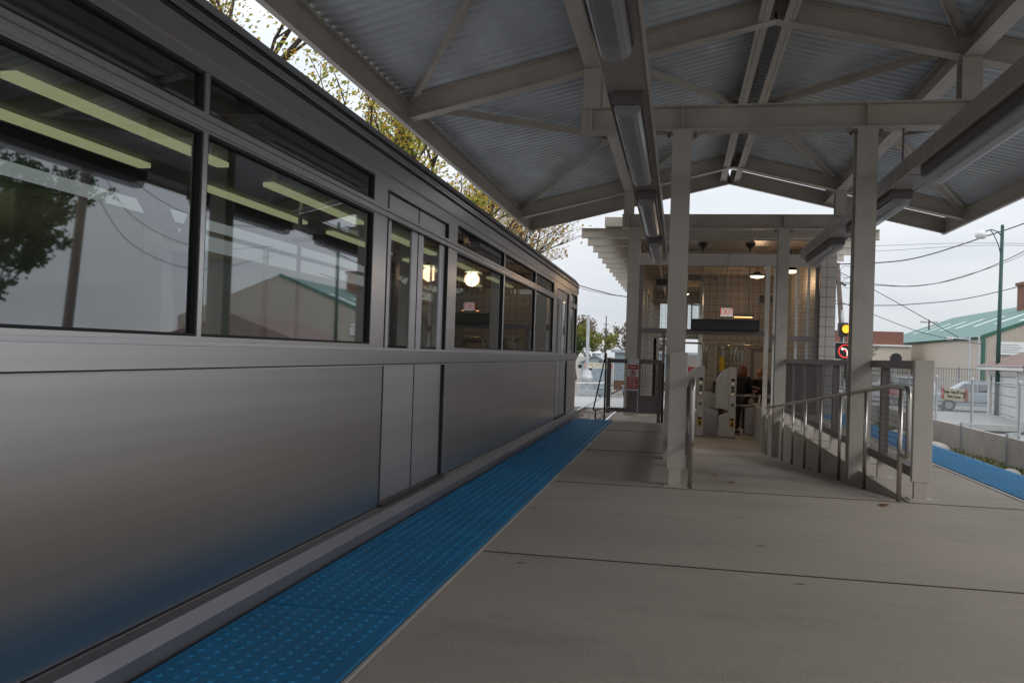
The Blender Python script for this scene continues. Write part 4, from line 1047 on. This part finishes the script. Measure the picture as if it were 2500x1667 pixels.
# cars
def car(loc, rz, lb, paint, L=4.9, H=1.72, kind='van'):
    t = thing('parked_car', loc, lb, 'car', 'parked cars beyond the fence'); t.rotation_euler = (0, 0, rz)
    hw = .9
    if kind == 'van': low = [(-L/2, .45), (-L/2, 1.0), (-L/2+.05, 1.08), (1.2, 1.08), (L/2-.15, .92), (L/2, .75), (L/2, .4), (L/2-.1, .28), (-L/2+.1, .28)]; gh = [(-L/2+.06, 1.08), (-L/2+.28, H-.06), (-L/2+.5, H), (.35, H), (.6, H-.05), (1.55, 1.05)]; wn = [(-L/2+.22, -1.05), (-1.0, .0), (.05, 1.2)]
    else: low = [(-L/2, .45), (-L/2, .86), (-L/2+.2, .95), (1.0, .93), (L/2-.15, .8), (L/2, .65), (L/2, .4), (L/2-.1, .28), (-L/2+.1, .28)]; gh = [(-L/2+.75, .94), (-L/2+1.25, H-.03), (-L/2+1.5, H), (.1, H), (.35, H-.04), (1.15, .93)]; wn = [(-1.35, -.35), (-.3, .85)]
    # wheel arches cut by profile: lower body made from side polygon with arches
    def arch(cx_): return [(cx_+.38*math.cos(a), .33+.38*math.sin(a)) for a in [PI*k/8 for k in range(9)]]
    wx = (-L/2+.95, L/2-.95)
    low2 = [p for p in low if p[1] > .3][:]; bot = [(L/2-.1, .28)]+arch(wx[1])+arch(wx[0])+[(-L/2+.1, .28)]
    poly = low2+[(a, max(b, .28)) for a, b in bot]
    o = MB().prism(poly, 'y', -hw, hw).build('body', paint, None, bevel=.03); o.parent = t
    mb = MB(); n = len(gh)
    mb.v = [(x, -hw+.02+(z-1)*.22*(z > 1), z) for x, z in gh]+[(x, hw-.02-(z-1)*.22*(z > 1), z) for x, z in gh]; mb.f = [tuple(range(n)), tuple(range(2*n-1, n-1, -1))]+[(i, (i+1) % n, (i+1) % n+n, i+n) for i in range(n)]; mb.mi = [0]*len(mb.f)
    o = mb.build('cabin', paint); o.parent = t
    zt = H-.14; zl = 1.13 if kind == 'van' else .99
    for sy in (-1, 1):
        for a, b in wn:
            mb = MB(); yo = hw-.02-(zl-1)*.22*(zl > 1)+.004; yt = hw-.02-(zt-1)*.22+.004
            sl = -.45 if b > .8 else 0; sl2 = .14 if a < -1.3 else 0
            mb.add([(a, sy*yo, zl), (b, sy*yo, zl), (b+sl, sy*yt, zt), (a+sl2, sy*yt, zt), (a, sy*(yo-.01), zl), (b, sy*(yo-.01), zl), (b+sl, sy*(yt-.01), zt), (a+sl2, sy*(yt-.01), zt)], [(0, 1, 2, 3), (4, 5, 6, 7), (0, 1, 5, 4), (1, 2, 6, 5), (2, 3, 7, 6), (3, 0, 4, 7)])
            o = mb.build('side_window', M['car_glass']); o.parent = t
        for x in wx:
            w = MB().disc((x, sy*.82, .33), .33, 'y', .2, 24).build('wheel', M['tyre']); w.parent = t
            r_o = MB().disc((x, sy*.925, .33), .2, 'y', .02, 18).build('rim', M['chrome']); r_o.parent = w
        o = MB().box(L/2-.16, L/2+.006, min(sy*.55, sy*.84), max(sy*.55, sy*.84), .62, .76).build('headlight', M['lamp_clear']); o.parent = t
        o = MB().box(-L/2-.006, -L/2+.08, min(sy*.68, sy*.86), max(sy*.68, sy*.86), .7, .98).build('tail_light', M['lamp_red']); o.parent = t
        o = MB().box(-L/2+.3, L/2-.3, min(sy*.9, sy*.906), max(sy*.9, sy*.906), .52, .57).build('side_trim', M['darkmetal']); o.parent = t
    o = MB().box(L/2-.04, L/2+.05, -.85, .85, .36, .54).build('bumper', M['darkmetal']); o.parent = t
    o = MB().box(-L/2-.05, -L/2+.04, -.85, .85, .36, .54).build('bumper', M['darkmetal']); o.parent = t
    return t
car((16.9, 54.0, -1.46), R(180-6), 'silver blue minivan parked behind the danger sign beside the garage', M['van_paint'])
car((11.6, 56.5, -1.46), R(174), 'white sedan parked left of the minivan, seen through the guard mesh', M['car_white'], 4.6, 1.42, 'sedan')
car((8.7, 60.5, -1.46), R(172), 'grey sedan farther back near the signal, seen through the guard mesh', M['car_grey'], 4.6, 1.42, 'sedan')
car((14.6, 62.5, -1.46), R(176), 'white van in the rear row behind the minivan', M['car_white'], 4.9, 1.8, 'van')

# yard fence (vertical pickets)
yf = thing('picket_fence', (18, 66, -1.46), 'tall metal picket fence in front of the cream warehouse', 'fence')
for k in range(8):
    x0 = 10+k*2.4
    mb = MB()
    for j in range(14): mb.box(x0+j*.17, x0+j*.17+.035, 65.98, 66.02, -1.4, 1.02)
    mb.box(x0, x0+2.35, 65.97, 66.03, .92, .97); mb.box(x0, x0+2.35, 65.97, 66.03, -1.2, -1.15); mb.build('panel', M['paint_dk'] if 0 else M['mesh'], yf)
    MB().box(x0-.06, x0, 65.95, 66.05, -1.46, 1.1).build('post', M['mesh'], yf)

# warehouse with green roof
wh = thing('warehouse', (26, 100, -1.46), 'cream metal warehouse with a pale green pitched roof', 'warehouse')
c0 = Vector((32.0, 100, -1.46)); wa = Vector((34.2, 165, -1.46)); wb = Vector((62, 99, -1.46))   # corner, far end of long wall, gable direction
la = (wa-c0); lb_ = (wb-c0).normalized()*27
def quadw(name, pts, mat): return MB().add(pts, [tuple(range(len(pts)))]).build(name, mat, wh)
E_ = 5.85
up = lambda v, z: Vector((v.x, v.y, v.z+z))
def ribwall(a, b, h0, h1, name):
    mb = MB(); n = 60; d = (b-a)/n; nn = Vector((d.y, -d.x, 0)).normalized()
    for k in range(n):
        p0 = a+d*k; p1 = a+d*(k+.8); f0 = k/n; f1 = (k+1)/n
        H0 = h0+(h1-h0)*f0; H1 = h0+(h1-h0)*f1
        mb.add([up(p0, 0), up(p0+d, 0), up(p0+d, H1), up(p0, H0)], [(0, 1, 2, 3)])
        mb.add([up(p1+nn*.0, 0), up(p1+nn*.06, 0), up(p1+nn*.06, H1), up(p1, H1)], [(0, 1, 2, 3)]); 
    return mb.build(name, M['cream_wall'], wh)
ribwall(c0, wa, E_, E_, 'side_wall'); ribwall(c0, c0+lb_*.5, E_, E_+5.3, 'gable_wall'); ribwall(c0+lb_*.5, c0+lb_, E_+5.3, E_, 'gable_wall')
rn = Vector((la.y, -la.x, 0)).normalized()*.4; rn = rn if rn.dot(lb_) < 0 else -rn
mb = MB(); mb.add([up(c0, E_)+rn, up(wa, E_)+rn, up(wa+lb_*.5, E_+5.4), up(c0+lb_*.5, E_+5.4), up(wa+lb_, E_), up(c0+lb_, E_)], [(0, 1, 2, 3), (3, 2, 4, 5)]); mb.build('roof', M['green_roof'], wh)
for k in range(7):
    f0 = .05+k*.13; a = up(c0+la*f0+lb_*.15, E_+5.4*.30+.1); b = up(c0+la*f0+lb_*.31, E_+5.4*.62+.1); dd = la.normalized()*1.6
    MB().add([a, a+dd, b+dd, b], [(0, 1, 2, 3)]).build('skylight', M['skylight'], wh)
MB().bar(up(c0, E_-.1)+rn*.1, up(wa, E_-.1)+rn*.1, .2, .3).build('gutter', M['green_trim'], wh)
MB().bar(up(c0, 0), up(c0, E_), .35, .35, up=(0, 1, 0)).build('corner_trim', M['green_trim'], wh)
MB().bar(up(c0, E_+.0)-lb_.normalized()*.2, up(c0+lb_*.5, E_+5.4), .3, .35).build('rake_trim', M['green_trim'], wh)
q = c0+lb_.normalized()*1.4; d3 = lb_.normalized(); nn = Vector((d3.y, -d3.x, 0)); nn = nn if nn.y < 0 else -nn
sgn = thing('wall_sign', tuple(q), 'small white notice board fixed to the cream gable wall', 'sign')
o = MB().add([up(q+nn*.2, 4.0), up(q+d3*2.6+nn*.2, 4.0), up(q+d3*2.6+nn*.2, 5.4), up(q+nn*.2, 5.4), up(q+nn*.25, 4.0), up(q+d3*2.6+nn*.25, 4.0), up(q+d3*2.6+nn*.25, 5.4), up(q+nn*.25, 5.4)], [(0, 1, 2, 3), (4, 5, 6, 7), (0, 1, 5, 4), (3, 2, 6, 7), (0, 3, 7, 4), (1, 2, 6, 5)]).build('board', M['white'], sgn)
mb = MB()
for k in range(4): a = q+d3*.3+nn*.27; mb.bar(up(a, 4.3+k*.25), up(a+d3*(2.0-.3*(k % 2)), 4.3+k*.25), .01, .06)
mb.build('lettering', M['bluegrey'], sgn)

# street lamp
sl = thing('street_lamp', (14.75, 44, -1.46), 'tall dark green street lamp with one arm over the garage', 'street lamp')
MB().tube([(14.72, 44, -1.46), (14.78, 44, 7.75)], [.11, .075], 12).build('pole', M['greenpole'], sl, smooth=True)
MB().tube([(14.78, 44, 7.75), (14.78, 44, 7.85)], [.09, .03], 10).build('finial', M['greenpole'], sl)
pts = [(14.76, 44, 6.9), (14.6, 44, 7.25), (14.35, 44, 7.5), (14.1, 44, 7.6), (13.95, 44, 7.55)]; MB().tube([(14.76, 44, 6.3), (14.62, 44, 6.9), (14.42, 44, 7.35), (14.28, 44, 7.56)], .022, 8).build('arm', M['greenpole'], sl, smooth=True)
MB().tube([(14.77, 44, 7.25), (14.6, 44, 7.5), (14.3, 44, 7.6), (14.05, 44, 7.52)], .026, 8).build('arm', M['greenpole'], sl, smooth=True)
MB().lathe((13.86, 44, 7.27), [(.001, .32), (.08, .31), (.16, .22), (.26, .14), (.27, .04), (.17, -.10), (.001, -.12)], 18).build('lantern', M['white'], sl, smooth=True)

def wirecurve(name, pts, r, lb, grp='overhead wires'):
    pts = [Vector(p) for p in pts]; fine = []
    for i in range(len(pts)-1):
        p0 = pts[max(i-1, 0)]; p1 = pts[i]; p2 = pts[i+1]; p3 = pts[min(i+2, len(pts)-1)]
        for k in range(6):
            t = k/6; fine.append(.5*((2*p1)+(-p0+p2)*t+(2*p0-5*p1+4*p2-p3)*t*t+(-p0+3*p1-3*p2+p3)*t**3))
    fine.append(pts[-1]); o = MB().tube(fine, r, 5).build(name, M['darkmetal']); return tag(o, lb, 'wire', grp)
wirecurve('overhead_wire', [(5, 45, 5.9), (9.34, 45, 6.07), (11.5, 45, 6.4), (14.1, 44.5, 7.3), (16.4, 44, 8.2), (20, 43, 10)], .028, 'thick twisted cable rising to the right past the lamp head')
wirecurve('overhead_wire', [(5, 46, 5.3), (9.37, 46, 5.12), (11.4, 46, 5.05), (13.6, 46, 5.5), (16.2, 46, 6.7), (20, 46, 9)], .02, 'middle sagging wire crossing behind the lamp pole')
wirecurve('overhead_wire', [(5, 47, 5.3), (9.4, 47, 5.15), (12, 47, 5.15), (14.2, 47, 5.75), (16.6, 47, 6.7), (20, 47, 8.8)], .012, 'thinner wire running just above the middle sagging wire')
wirecurve('overhead_wire', [(5, 45, 4.1), (9.36, 45, 3.98), (11.4, 45, 4.1), (13.6, 45, 4.4), (16.2, 45, 5.1)], .02, 'lowest sagging wire above the green roof')
wirecurve('overhead_wire', [(5, 45, 7.0), (9.3, 45, 4.78), (13.3, 45, 2.5)], .018, 'wire slanting steeply down to the right across the green roof')
wirecurve('overhead_wire', [(5, 45, 5.2), (9.33, 45, 3.54), (11.8, 45, 2.66), (14.4, 45, 2.2)], .016, 'lower slanting wire ending at the warehouse corner')
wirecurve('overhead_wire', [(5, 60, 8.4), (12.4, 60, 8.85), (18.8, 60, 9.1), (25, 60, 9.0)], .012, 'faint upper straight wire high in the sky at right')
wirecurve('overhead_wire', [(5, 60, 8.1), (12.4, 60, 8.5), (19, 60, 8.95), (25, 60, 8.85)], .012, 'faint lower straight wire high in the sky at right')
wirecurve('overhead_wire', [(-9, 40, 5.6), (-4.63, 40, 4.3), (-3.57, 40, 4.03), (-2.48, 40, 3.82), (2, 40, 3.4)], .022, 'thick wire sagging from the train end toward the booth')
wirecurve('overhead_wire', [(-9, 40, 5.45), (-4.63, 40, 4.2), (-3.9, 40, 4.02), (-2.4, 40, 3.8), (2, 40, 3.35)], .010, 'thin wire just under the thick wire left of the booth')

# utility pole with signal and turn sign
up_ = thing('utility_pole', (8.75, 50, -1.46), 'leaning wooden utility pole carrying coiled cables between the pillar and column', 'utility pole')
MB().tube([(9.2, 50, -1.46), (8.47, 50, 6.6)], [.17, .12], 12).build('pole', M['wood'], up_, smooth=True)
MB().bar((8.15, 50, 5.75), (8.95, 49.9, 5.35), .1, .1).build('crossarm', M['darkmetal'], up_)
for (x, z, r) in ((8.25, 6.25, .28), (8.95, 6.1, .34), (9.05, 5.5, .3)):
    MB().tube([(x+r*math.cos(a*PI/9), 50-.1, z+r*math.sin(a*PI/9)) for a in range(15)], .012, 5).build('cable_loop', M['darkmetal'], up_)
MB().tube([(8.75, 49.85, 4.0), (9.05, 49.85, -1.4)], .07, 8).build('conduit', M['mesh_lt'], up_)
MB().tube([(8.45, 50, 4.5), (7.9, 50, 2.0), (7.3, 50, -1.4)], .012, 5).build('guy_wire', M['darkmetal'], up_)
sg = thing('traffic_signal', (8.98, 49.6, 2.9), 'traffic signal showing one amber light on the utility pole', 'traffic signal')
MB().box(8.55, 9.05, 49.5, 49.9, 2.55, 3.3).build('housing', M['darkmetal'], sg, bevel=.03); MB().disc((8.93, 49.47, 2.95), .22, 'y', .04, 24).build('lens', M['amber'], sg)
MB().disc((8.93, 49.40, 2.95), .25, 'y', .16, 24, .235).build('visor', M['black'], sg); MB().box(8.7, 8.8, 49.6, 49.7, 1.5, 2.55).build('bracket', M['darkmetal'], sg)
ls = thing('turn_sign', (8.9, 49.6, 1.75), 'black lit sign with a red ring and white turn arrow under the amber light', 'lit sign')
MB().box(8.42, 9.35, 49.5, 49.75, 1.30, 2.18).build('case', M['black'], ls); MB().box(8.40, 9.37, 49.3, 49.76, 2.18, 2.21).build('hood', M['mesh_lt'], ls)
mb = MB(); mb.disc((8.93, 49.49, 1.74), .37, 'y', .012, 30, .32); mb.bar((8.70, 49.487, 1.98), (9.17, 49.487, 1.50), .008, .045, up=(1, 0, 1)); mb.build('ring', M['led_red'], ls)
MB().tube([(9.02, 49.48, 1.48), (9.02, 49.48, 1.72), (8.98, 49.48, 1.83), (8.90, 49.48, 1.88), (8.80, 49.48, 1.86)], .024, 6).build('arrow', M['led_white'], ls); MB().prism([(8.80, 1.95), (8.80, 1.77), (8.69, 1.86)], 'y', 49.475, 49.485).build('arrow_head', M['led_white'], ls)
MB().box(8.9, 9.0, 49.6, 49.7, .2, 1.3).build('bracket', M['darkmetal'], ls)
for (x, y, h, lb) in ((39.8, 150, 8.6, 'far utility pole with crossarms rising behind the green roof'), (30.9, 148, 6.3, 'short distant pole with a crossarm at the left end of the green roof'), (33.6, 190, 7.2, 'smallest far pole just right of the pole at the left roof end')):
    t = thing('utility_pole', (x, y, -1.46), lb, 'utility pole', 'far utility poles')
    MB().tube([(x, y, -1.46), (x, y, h)], [.16, .12], 8).build('pole', M['wood'], t); MB().box(x-1.3, x+1.3, y-.06, y+.06, h-.5, h-.36).build('crossarm', M['wood'], t)
    for dx in (-1.2, -.7, .7, 1.2): MB().tube([(x+dx, y, h-.36), (x+dx, y, h-.12)], .05, 6).build('insulator', M['mesh_lt'], t)
for x, lb in ((21.45, 'bracket lamp post in front of the warehouse, left of its thin twin'), (22.1, 'thin post standing right of the bracket lamp post')):
    t = thing('lamp_post', (x, 70, -1.46), lb, 'lamp post', 'posts by the warehouse'); MB().tube([(x, 70, -1.46), (x, 70, 3.38)], .07, 8).build('pole', M['mesh_lt'], t)
    if x < 22: MB().tube([(x, 70, 3.2), (x-1.2, 70, 3.25)], .05, 6).build('arm', M['mesh_lt'], t); MB().box(x-1.6, x-1.15, 69.9, 70.1, 3.12, 3.34).build('head', M['white'], t)
    else: MB().tube([(x, 70, 3.38), (x, 70, 3.45)], [.09, .03], 8).build('cap', M['mesh_lt'], t)
bb = thing('brick_building', (21, 125, -1.46), 'distant red brown brick building with a pale base behind the utility pole', 'building')
MB().box(19.9, 30, 125, 140, 3.6, 5.6).build('upper_wall', M['brick'], bb); MB().box(19.6, 31, 124.9, 141, -1.46, 3.6).build('lower_wall', M['cream_wall'], bb); MB().box(19.5, 31, 124.5, 141, 3.6, 3.8).build('band', M['white'], bb)
ch = thing('brick_chimney', (44.3, 122, -1.46), 'brown brick chimney at the right picture edge above the green roof', 'chimney')
MB().box(43.3, 45.3, 121, 123, -1.46, 11.9).build('stack', M['brick'], ch); MB().box(43.1, 45.5, 120.8, 123.2, 11.9, 12.3).build('cap', M['brick'], ch)
MB().tube([(9.75, 45, -1.1), (9.75, 45, 2.95)], 0.001, 3) if 0 else None
# dome camera / bell on the guard post
bl = thing('crossing_bell', (7.9, 34, 1.2), 'dark round crossing bell on a post just above the guard fence', 'crossing bell')
MB().tube([(7.9, 34, -1.3), (7.9, 34, 1.2)], .05, 8).build('post', M['mesh_lt'], bl); MB().disc((7.9, 33.95, 1.32), .2, 'y', .12, 20).build('gong', M['black'], bl); MB().box(7.82, 7.98, 33.98, 34.1, 1.15, 1.35).build('mount', M['darkmetal'], bl)
# slanted gate mechanism seen through guard
gm = thing('crossing_gate', (7.6, 33, -1.1), 'dark leaning crossing gate arm with a red plate seen through the guard mesh', 'crossing gate')
MB().tube([(7.75, 33, -.6), (7.42, 33, 1.0)], [.06, .05], 6).build('arm', M['wood'], gm); MB().box(7.45, 7.8, 32.8, 33.2, -1.1, -.4).build('motor_box', M['mesh_lt'], gm, bevel=.02)
MB().box(7.35, 7.75, 32.93, 32.95, .0, .2).build('red_band', M['red'], gm)

# ================================================================== LEFT BACKGROUND
ht = thing('signal_hut', (-4.7, 50.5, -1.2), 'small grey blue signal hut with a round roof vent beyond the crossing', 'hut')
MB().prism([(-5.55, -1.3), (-3.95, -1.3), (-3.95, .62), (-4.72, 1.0), (-5.55, .62)], 'y', 50, 52.6).build('wall', M['greypaint'], ht)
MB().bar((-5.7, 51.3, .60), (-4.74, 51.3, 1.06), 2.9, .06, up=(0, 0, 1)).build('roof', M['bluegrey'], ht); MB().bar((-3.82, 51.3, .60), (-4.74, 51.3, 1.06), 2.9, .06).build('roof', M['bluegrey'], ht)
MB().lathe((-4.72, 51, 1.0), [(.14, 0), (.14, .14), (.3, .16), (.26, .26), (.001, .32)], 18).build('roof_vent', M['white'], ht, smooth=True)
MB().box(-4.72, -4.02, 49.97, 50, -1.2, .35).build('door', M['bluegrey'], ht); MB().box(-5.2, -4.9, 49.97, 50, -.1, .4).build('window', M['darkmetal'], ht); MB().box(-4.5, -4.38, 49.93, 50, .5, .72).build('lamp', M['darkmetal'], ht)
ms = thing('crossing_mast', (-4.78, 46.2, -1.2), 'pale mast with a gate mechanism box and folded gate arm beside the hut', 'crossing mast')
MB().tube([(-4.78, 46.2, -1.3), (-4.82, 46.2, 3.2)], .09, 10).build('mast', M['mesh_lt'], ms); MB().lathe((-4.78, 46.2, -.35), [(.001, .62), (.22, .6), (.24, .35), (.3, .33), (.3, .1), (.2, -.05), (.12, -.15)], 12).build('gate_motor', M['mesh_lt'], ms, smooth=True)
MB().tube([(-5.3, 46, -.45), (-3.9, 46, -.4), (-3.75, 46, -.25)], .045, 6).build('gate_arm', M['white'], ms); MB().box(-5.3, -4.3, 46, 46.4, -1.25, -.8).build('base_box', M['mesh_lt'], ms); MB().disc((-5.15, 45.9, .45), .11, 'y', .1, 14).build('warning_lamp', M['black'], ms)
for k, (x, y, l_) in enumerate(((-3.9, 47, 'low grey equipment cabinet left of the far rails'), (-2.9, 52, 'low grey equipment cabinet behind the far rails'))):
    t = thing('equipment_cabinet', (x, y, -1.15), l_, 'cabinet'); MB().box(x-.35, x+.35, y, y+.4, -1.1, -.72).build('case', M['bluegrey'], t, bevel=.02); MB().box(x-.4, x+.4, y-.05, y+.45, -.72, -.68).build('lid', M['mesh_lt'], t); MB().box(x-.3, x-.2, y, y+.3, -1.3, -1.1).build('leg', M['darkmetal'], t)
t = thing('radio_mast', (-7.5, 90, -1.4), 'thin dark mast on the skyline above the far trees', 'mast')
MB().tube([(-7.5, 90, -1.5), (-7.5, 90, 5.2)], [.14, .05], 6).build('mast', M['darkmetal'], t); MB().tube([(-7.75, 90, 4.3), (-7.25, 90, 4.3)], .04, 6).build('arm', M['darkmetal'], t)
t = thing('line_pole', (-5.1, 24, -1.3), 'pale steel pole rising behind the train under the canopy corner', 'pole')
MB().tube([(-4.62, 22, -1.4), (-4.62, 22, 6.0)], .10, 12).build('pole', M['paint'], t); MB().box(-4.8, -4.44, 21.82, 22.18, -1.4, -1.3).build('base_plate', M['paint'], t)
sh = thing('long_shed', (-3, 72, -1.4), 'long blue grey shed behind the yellow green tree', 'shed')
MB().box(-5.2, 6, 72, 82, -1.4, 1.35).build('wall', M['bluegrey'], sh); MB().prism([(-5.5, 1.35), (6.3, 1.35), (6.3, 1.5), (-5.5, 1.6)], 'y', 71.7, 82.3).build('roof', M['greypaint'], sh)
lw = thing('low_wall', (3, 58, -1.3), 'long brown guard rail wall behind the curving far track', 'wall')
for k in range(7): MB().box(-4.2+k*1.5, -2.75+k*1.5, 58+k*.5, 58.2+k*.5, -1.2, -.55).build('panel', M['rail'], lw)

# trees
def tree(name, x, y, z0, H, spread, leafm, nleaf, lsize, seed, lb, levels=4, trunk=.16, leaf_start=.35, cat='tree'):
    rn = random.Random(seed); t = thing(name, (x, y, z0), lb, cat, 'trees around the station')
    wood = MB(); tips = []
    def grow(p, d, ln, r, lv):
        n = 3; pts = [p]; dd = d.copy()
        for i in range(n):
            dd = (dd+Vector((rn.uniform(-.16, .16), rn.uniform(-.16, .16), rn.uniform(-.06, .14)))).normalized(); pts.append(pts[-1]+dd*ln/n)
        rs = [r*(1-.45*i/n) for i in range(n+1)]
        wood.tube(pts, rs, 6 if lv < 2 else 4 if lv < 3 else 3, cap=False)
        if lv >= 2: tips.extend([(pts[i], ln) for i in (1, 2, 3)])
        if lv >= levels: return
        kids_ = rn.randint(3, 4)
        for k in range(kids_):
            f = pts[-1] if k == 0 else pts[rn.choice([1, 2, 3]) if lv else rn.choice([2, 3])]
            a = rn.uniform(0, 2*PI); sp = rn.uniform(.35, .75)*spread
            nd = (dd+Vector((math.cos(a), math.sin(a), rn.uniform(-.15, .25)))*sp).normalized()
            grow(f, nd, ln*rn.uniform(.62, .8), r*.55, lv+1)
    grow(Vector((x, y, z0)), Vector((0, 0, 1)), H*.36, trunk, 0)
    wood.build('trunk', M['bark'], t, smooth=True)
    lf = MB(); 
    for k in range(nleaf):
        p, ln = rn.choice(tips); q = p+Vector((rn.gauss(0, 1), rn.gauss(0, 1), rn.gauss(0, 1)))*ln*.16
        s_ = lsize*rn.uniform(.6, 1.3); a = Vector((rn.gauss(0, 1), rn.gauss(0, 1), rn.gauss(0, 1))).normalized(); b = a.orthogonal().normalized(); c = a.cross(b)
        lf.add([q-b*s_*.5, q+c*s_*.32, q+b*s_*.55, q-c*s_*.32], [(0, 1, 2, 3)])
    lf.build('crown', leafm, t)
    return t
tree('maple_tree', -9.0, 14.5, -1.4, 11.5, 1.0, M['leafA'], 26000, .085, 11, 'large maple with yellow and green leaves above the train roof, nearest the camera', 5, .24)
tree('maple_tree', -7.6, 19.5, -1.4, 10.0, .95, M['leafA'], 15000, .085, 22, 'maple with golden orange leaves in the middle of the gap above the train', 5, .2)
tree('thin_tree', -6.8, 25, -1.4, 8.6, .9, M['leafB'], 2200, .09, 33, 'half bare tree with thin black branches where the gap above the train narrows', 5, .16)
tree('thin_tree', -5.6, 33, -1.4, 8.8, .85, M['leafB'], 4200, .12, 44, 'slender tree with sparse tan leaves between the train end and the booth', 5, .15)
tree('thin_tree', -8.5, 36, -1.4, 9.5, .9, M['leafB'], 4000, .12, 47, 'sparse tan leafed tree just behind the canopy corner', 5, .15)
tree('far_tree', -6.2, 66, -1.4, 5.4, 1.1, M['leafC'], 3200, .18, 55, 'yellow green tree beside the signal hut', 4, .14)
tree('far_tree', -8.4, 62, -1.4, 4.8, 1.1, M['leafE'], 2600, .16, 56, 'dark green bushy tree at the end of the train', 4, .14)
tree('far_tree', -9.8, 84, -1.4, 7.0, 1.2, M['leafD'], 3200, .22, 57, 'bare brown tree on the skyline left of the thin mast', 4, .16)
tree('far_tree', -5.6, 92, -1.4, 6.6, 1.2, M['leafD'], 3200, .22, 58, 'bare brown tree on the skyline right of the thin mast', 4, .16)
tree('far_tree', -2.4, 88, -1.4, 6.0, 1.2, M['leafD'], 2600, .22, 59, 'bare tree behind the long shed near the booth post', 4, .16)
tree('far_tree', 18.6, 95, -1.4, 5.2, 1.0, M['leafD'], 900, .16, 61, 'small bare tree at the left end of the warehouse roof', 4, .12)
tree('far_tree', 13, 17, -1.4, 9.5, 1.1, M['leafE'], 9000, .14, 71, 'dark leafy tree outside the right edge of the picture, mirrored in the train', 5, .2) if 0 else None
tree('roadside_tree', 22.5, 27, -1.4, 9.5, 1.15, M['leafE'], 14000, .2, 71, 'dark leafy tree outside the picture that shows mirrored in the leftmost train window', 5, .2, cat='tree')
upr = thing('utility_pole', (13.6, 22, -1.46), 'leaning pole mirrored in the leftmost train window', 'utility pole')
MB().tube([(14.1, 22, -1.46), (13.2, 22, 8.5)], [.16, .12], 10).build('pole', M['wood'], upr)
MB().bar((12.4, 22, 7.9), (14.1, 22, 8.0), .1, .1).build('crossarm', M['wood'], upr)
for k, (za, zb_) in enumerate(((7.9, 5.6), (6.6, 4.6), (5.6, 4.1))): wirecurve('overhead_wire', [(13.3, 22, za), (16, 28, za-1.1), (18, 36, za-1.2), (19, 45, zb_+2)], .014, ['topmost wire running from the leaning pole, mirrored in the train', 'middle wire running from the leaning pole, mirrored in the train', 'lowest wire running from the leaning pole, mirrored in the train'][k])
# fallen leaves, drain covers and stains on the platform
for i, (x, y, z) in enumerate(((.40, 9.2, -.135), (1.58, 7.02, .004), (.52, 8.3, -.07))):
    rr = random.Random(i+5); mb = MB(); n = 7
    mb.add([(x, y, z+.012)]+[(x+(.035+.02*(k % 2))*math.cos(2*PI*k/n), y+(.035+.02*(k % 2))*math.sin(2*PI*k/n), z+.004+rr.uniform(0, .008)) for k in range(n)], [(0, k+1, (k+1) % n+1) for k in range(n)])
    tag(mb.build('fallen_leaf', M['leaf_dry']), ['orange fallen leaf on the ramp', 'orange fallen leaf near the guard post end', 'orange fallen leaf low beside the left handrail'][i], 'leaf', 'fallen leaves on the paving')
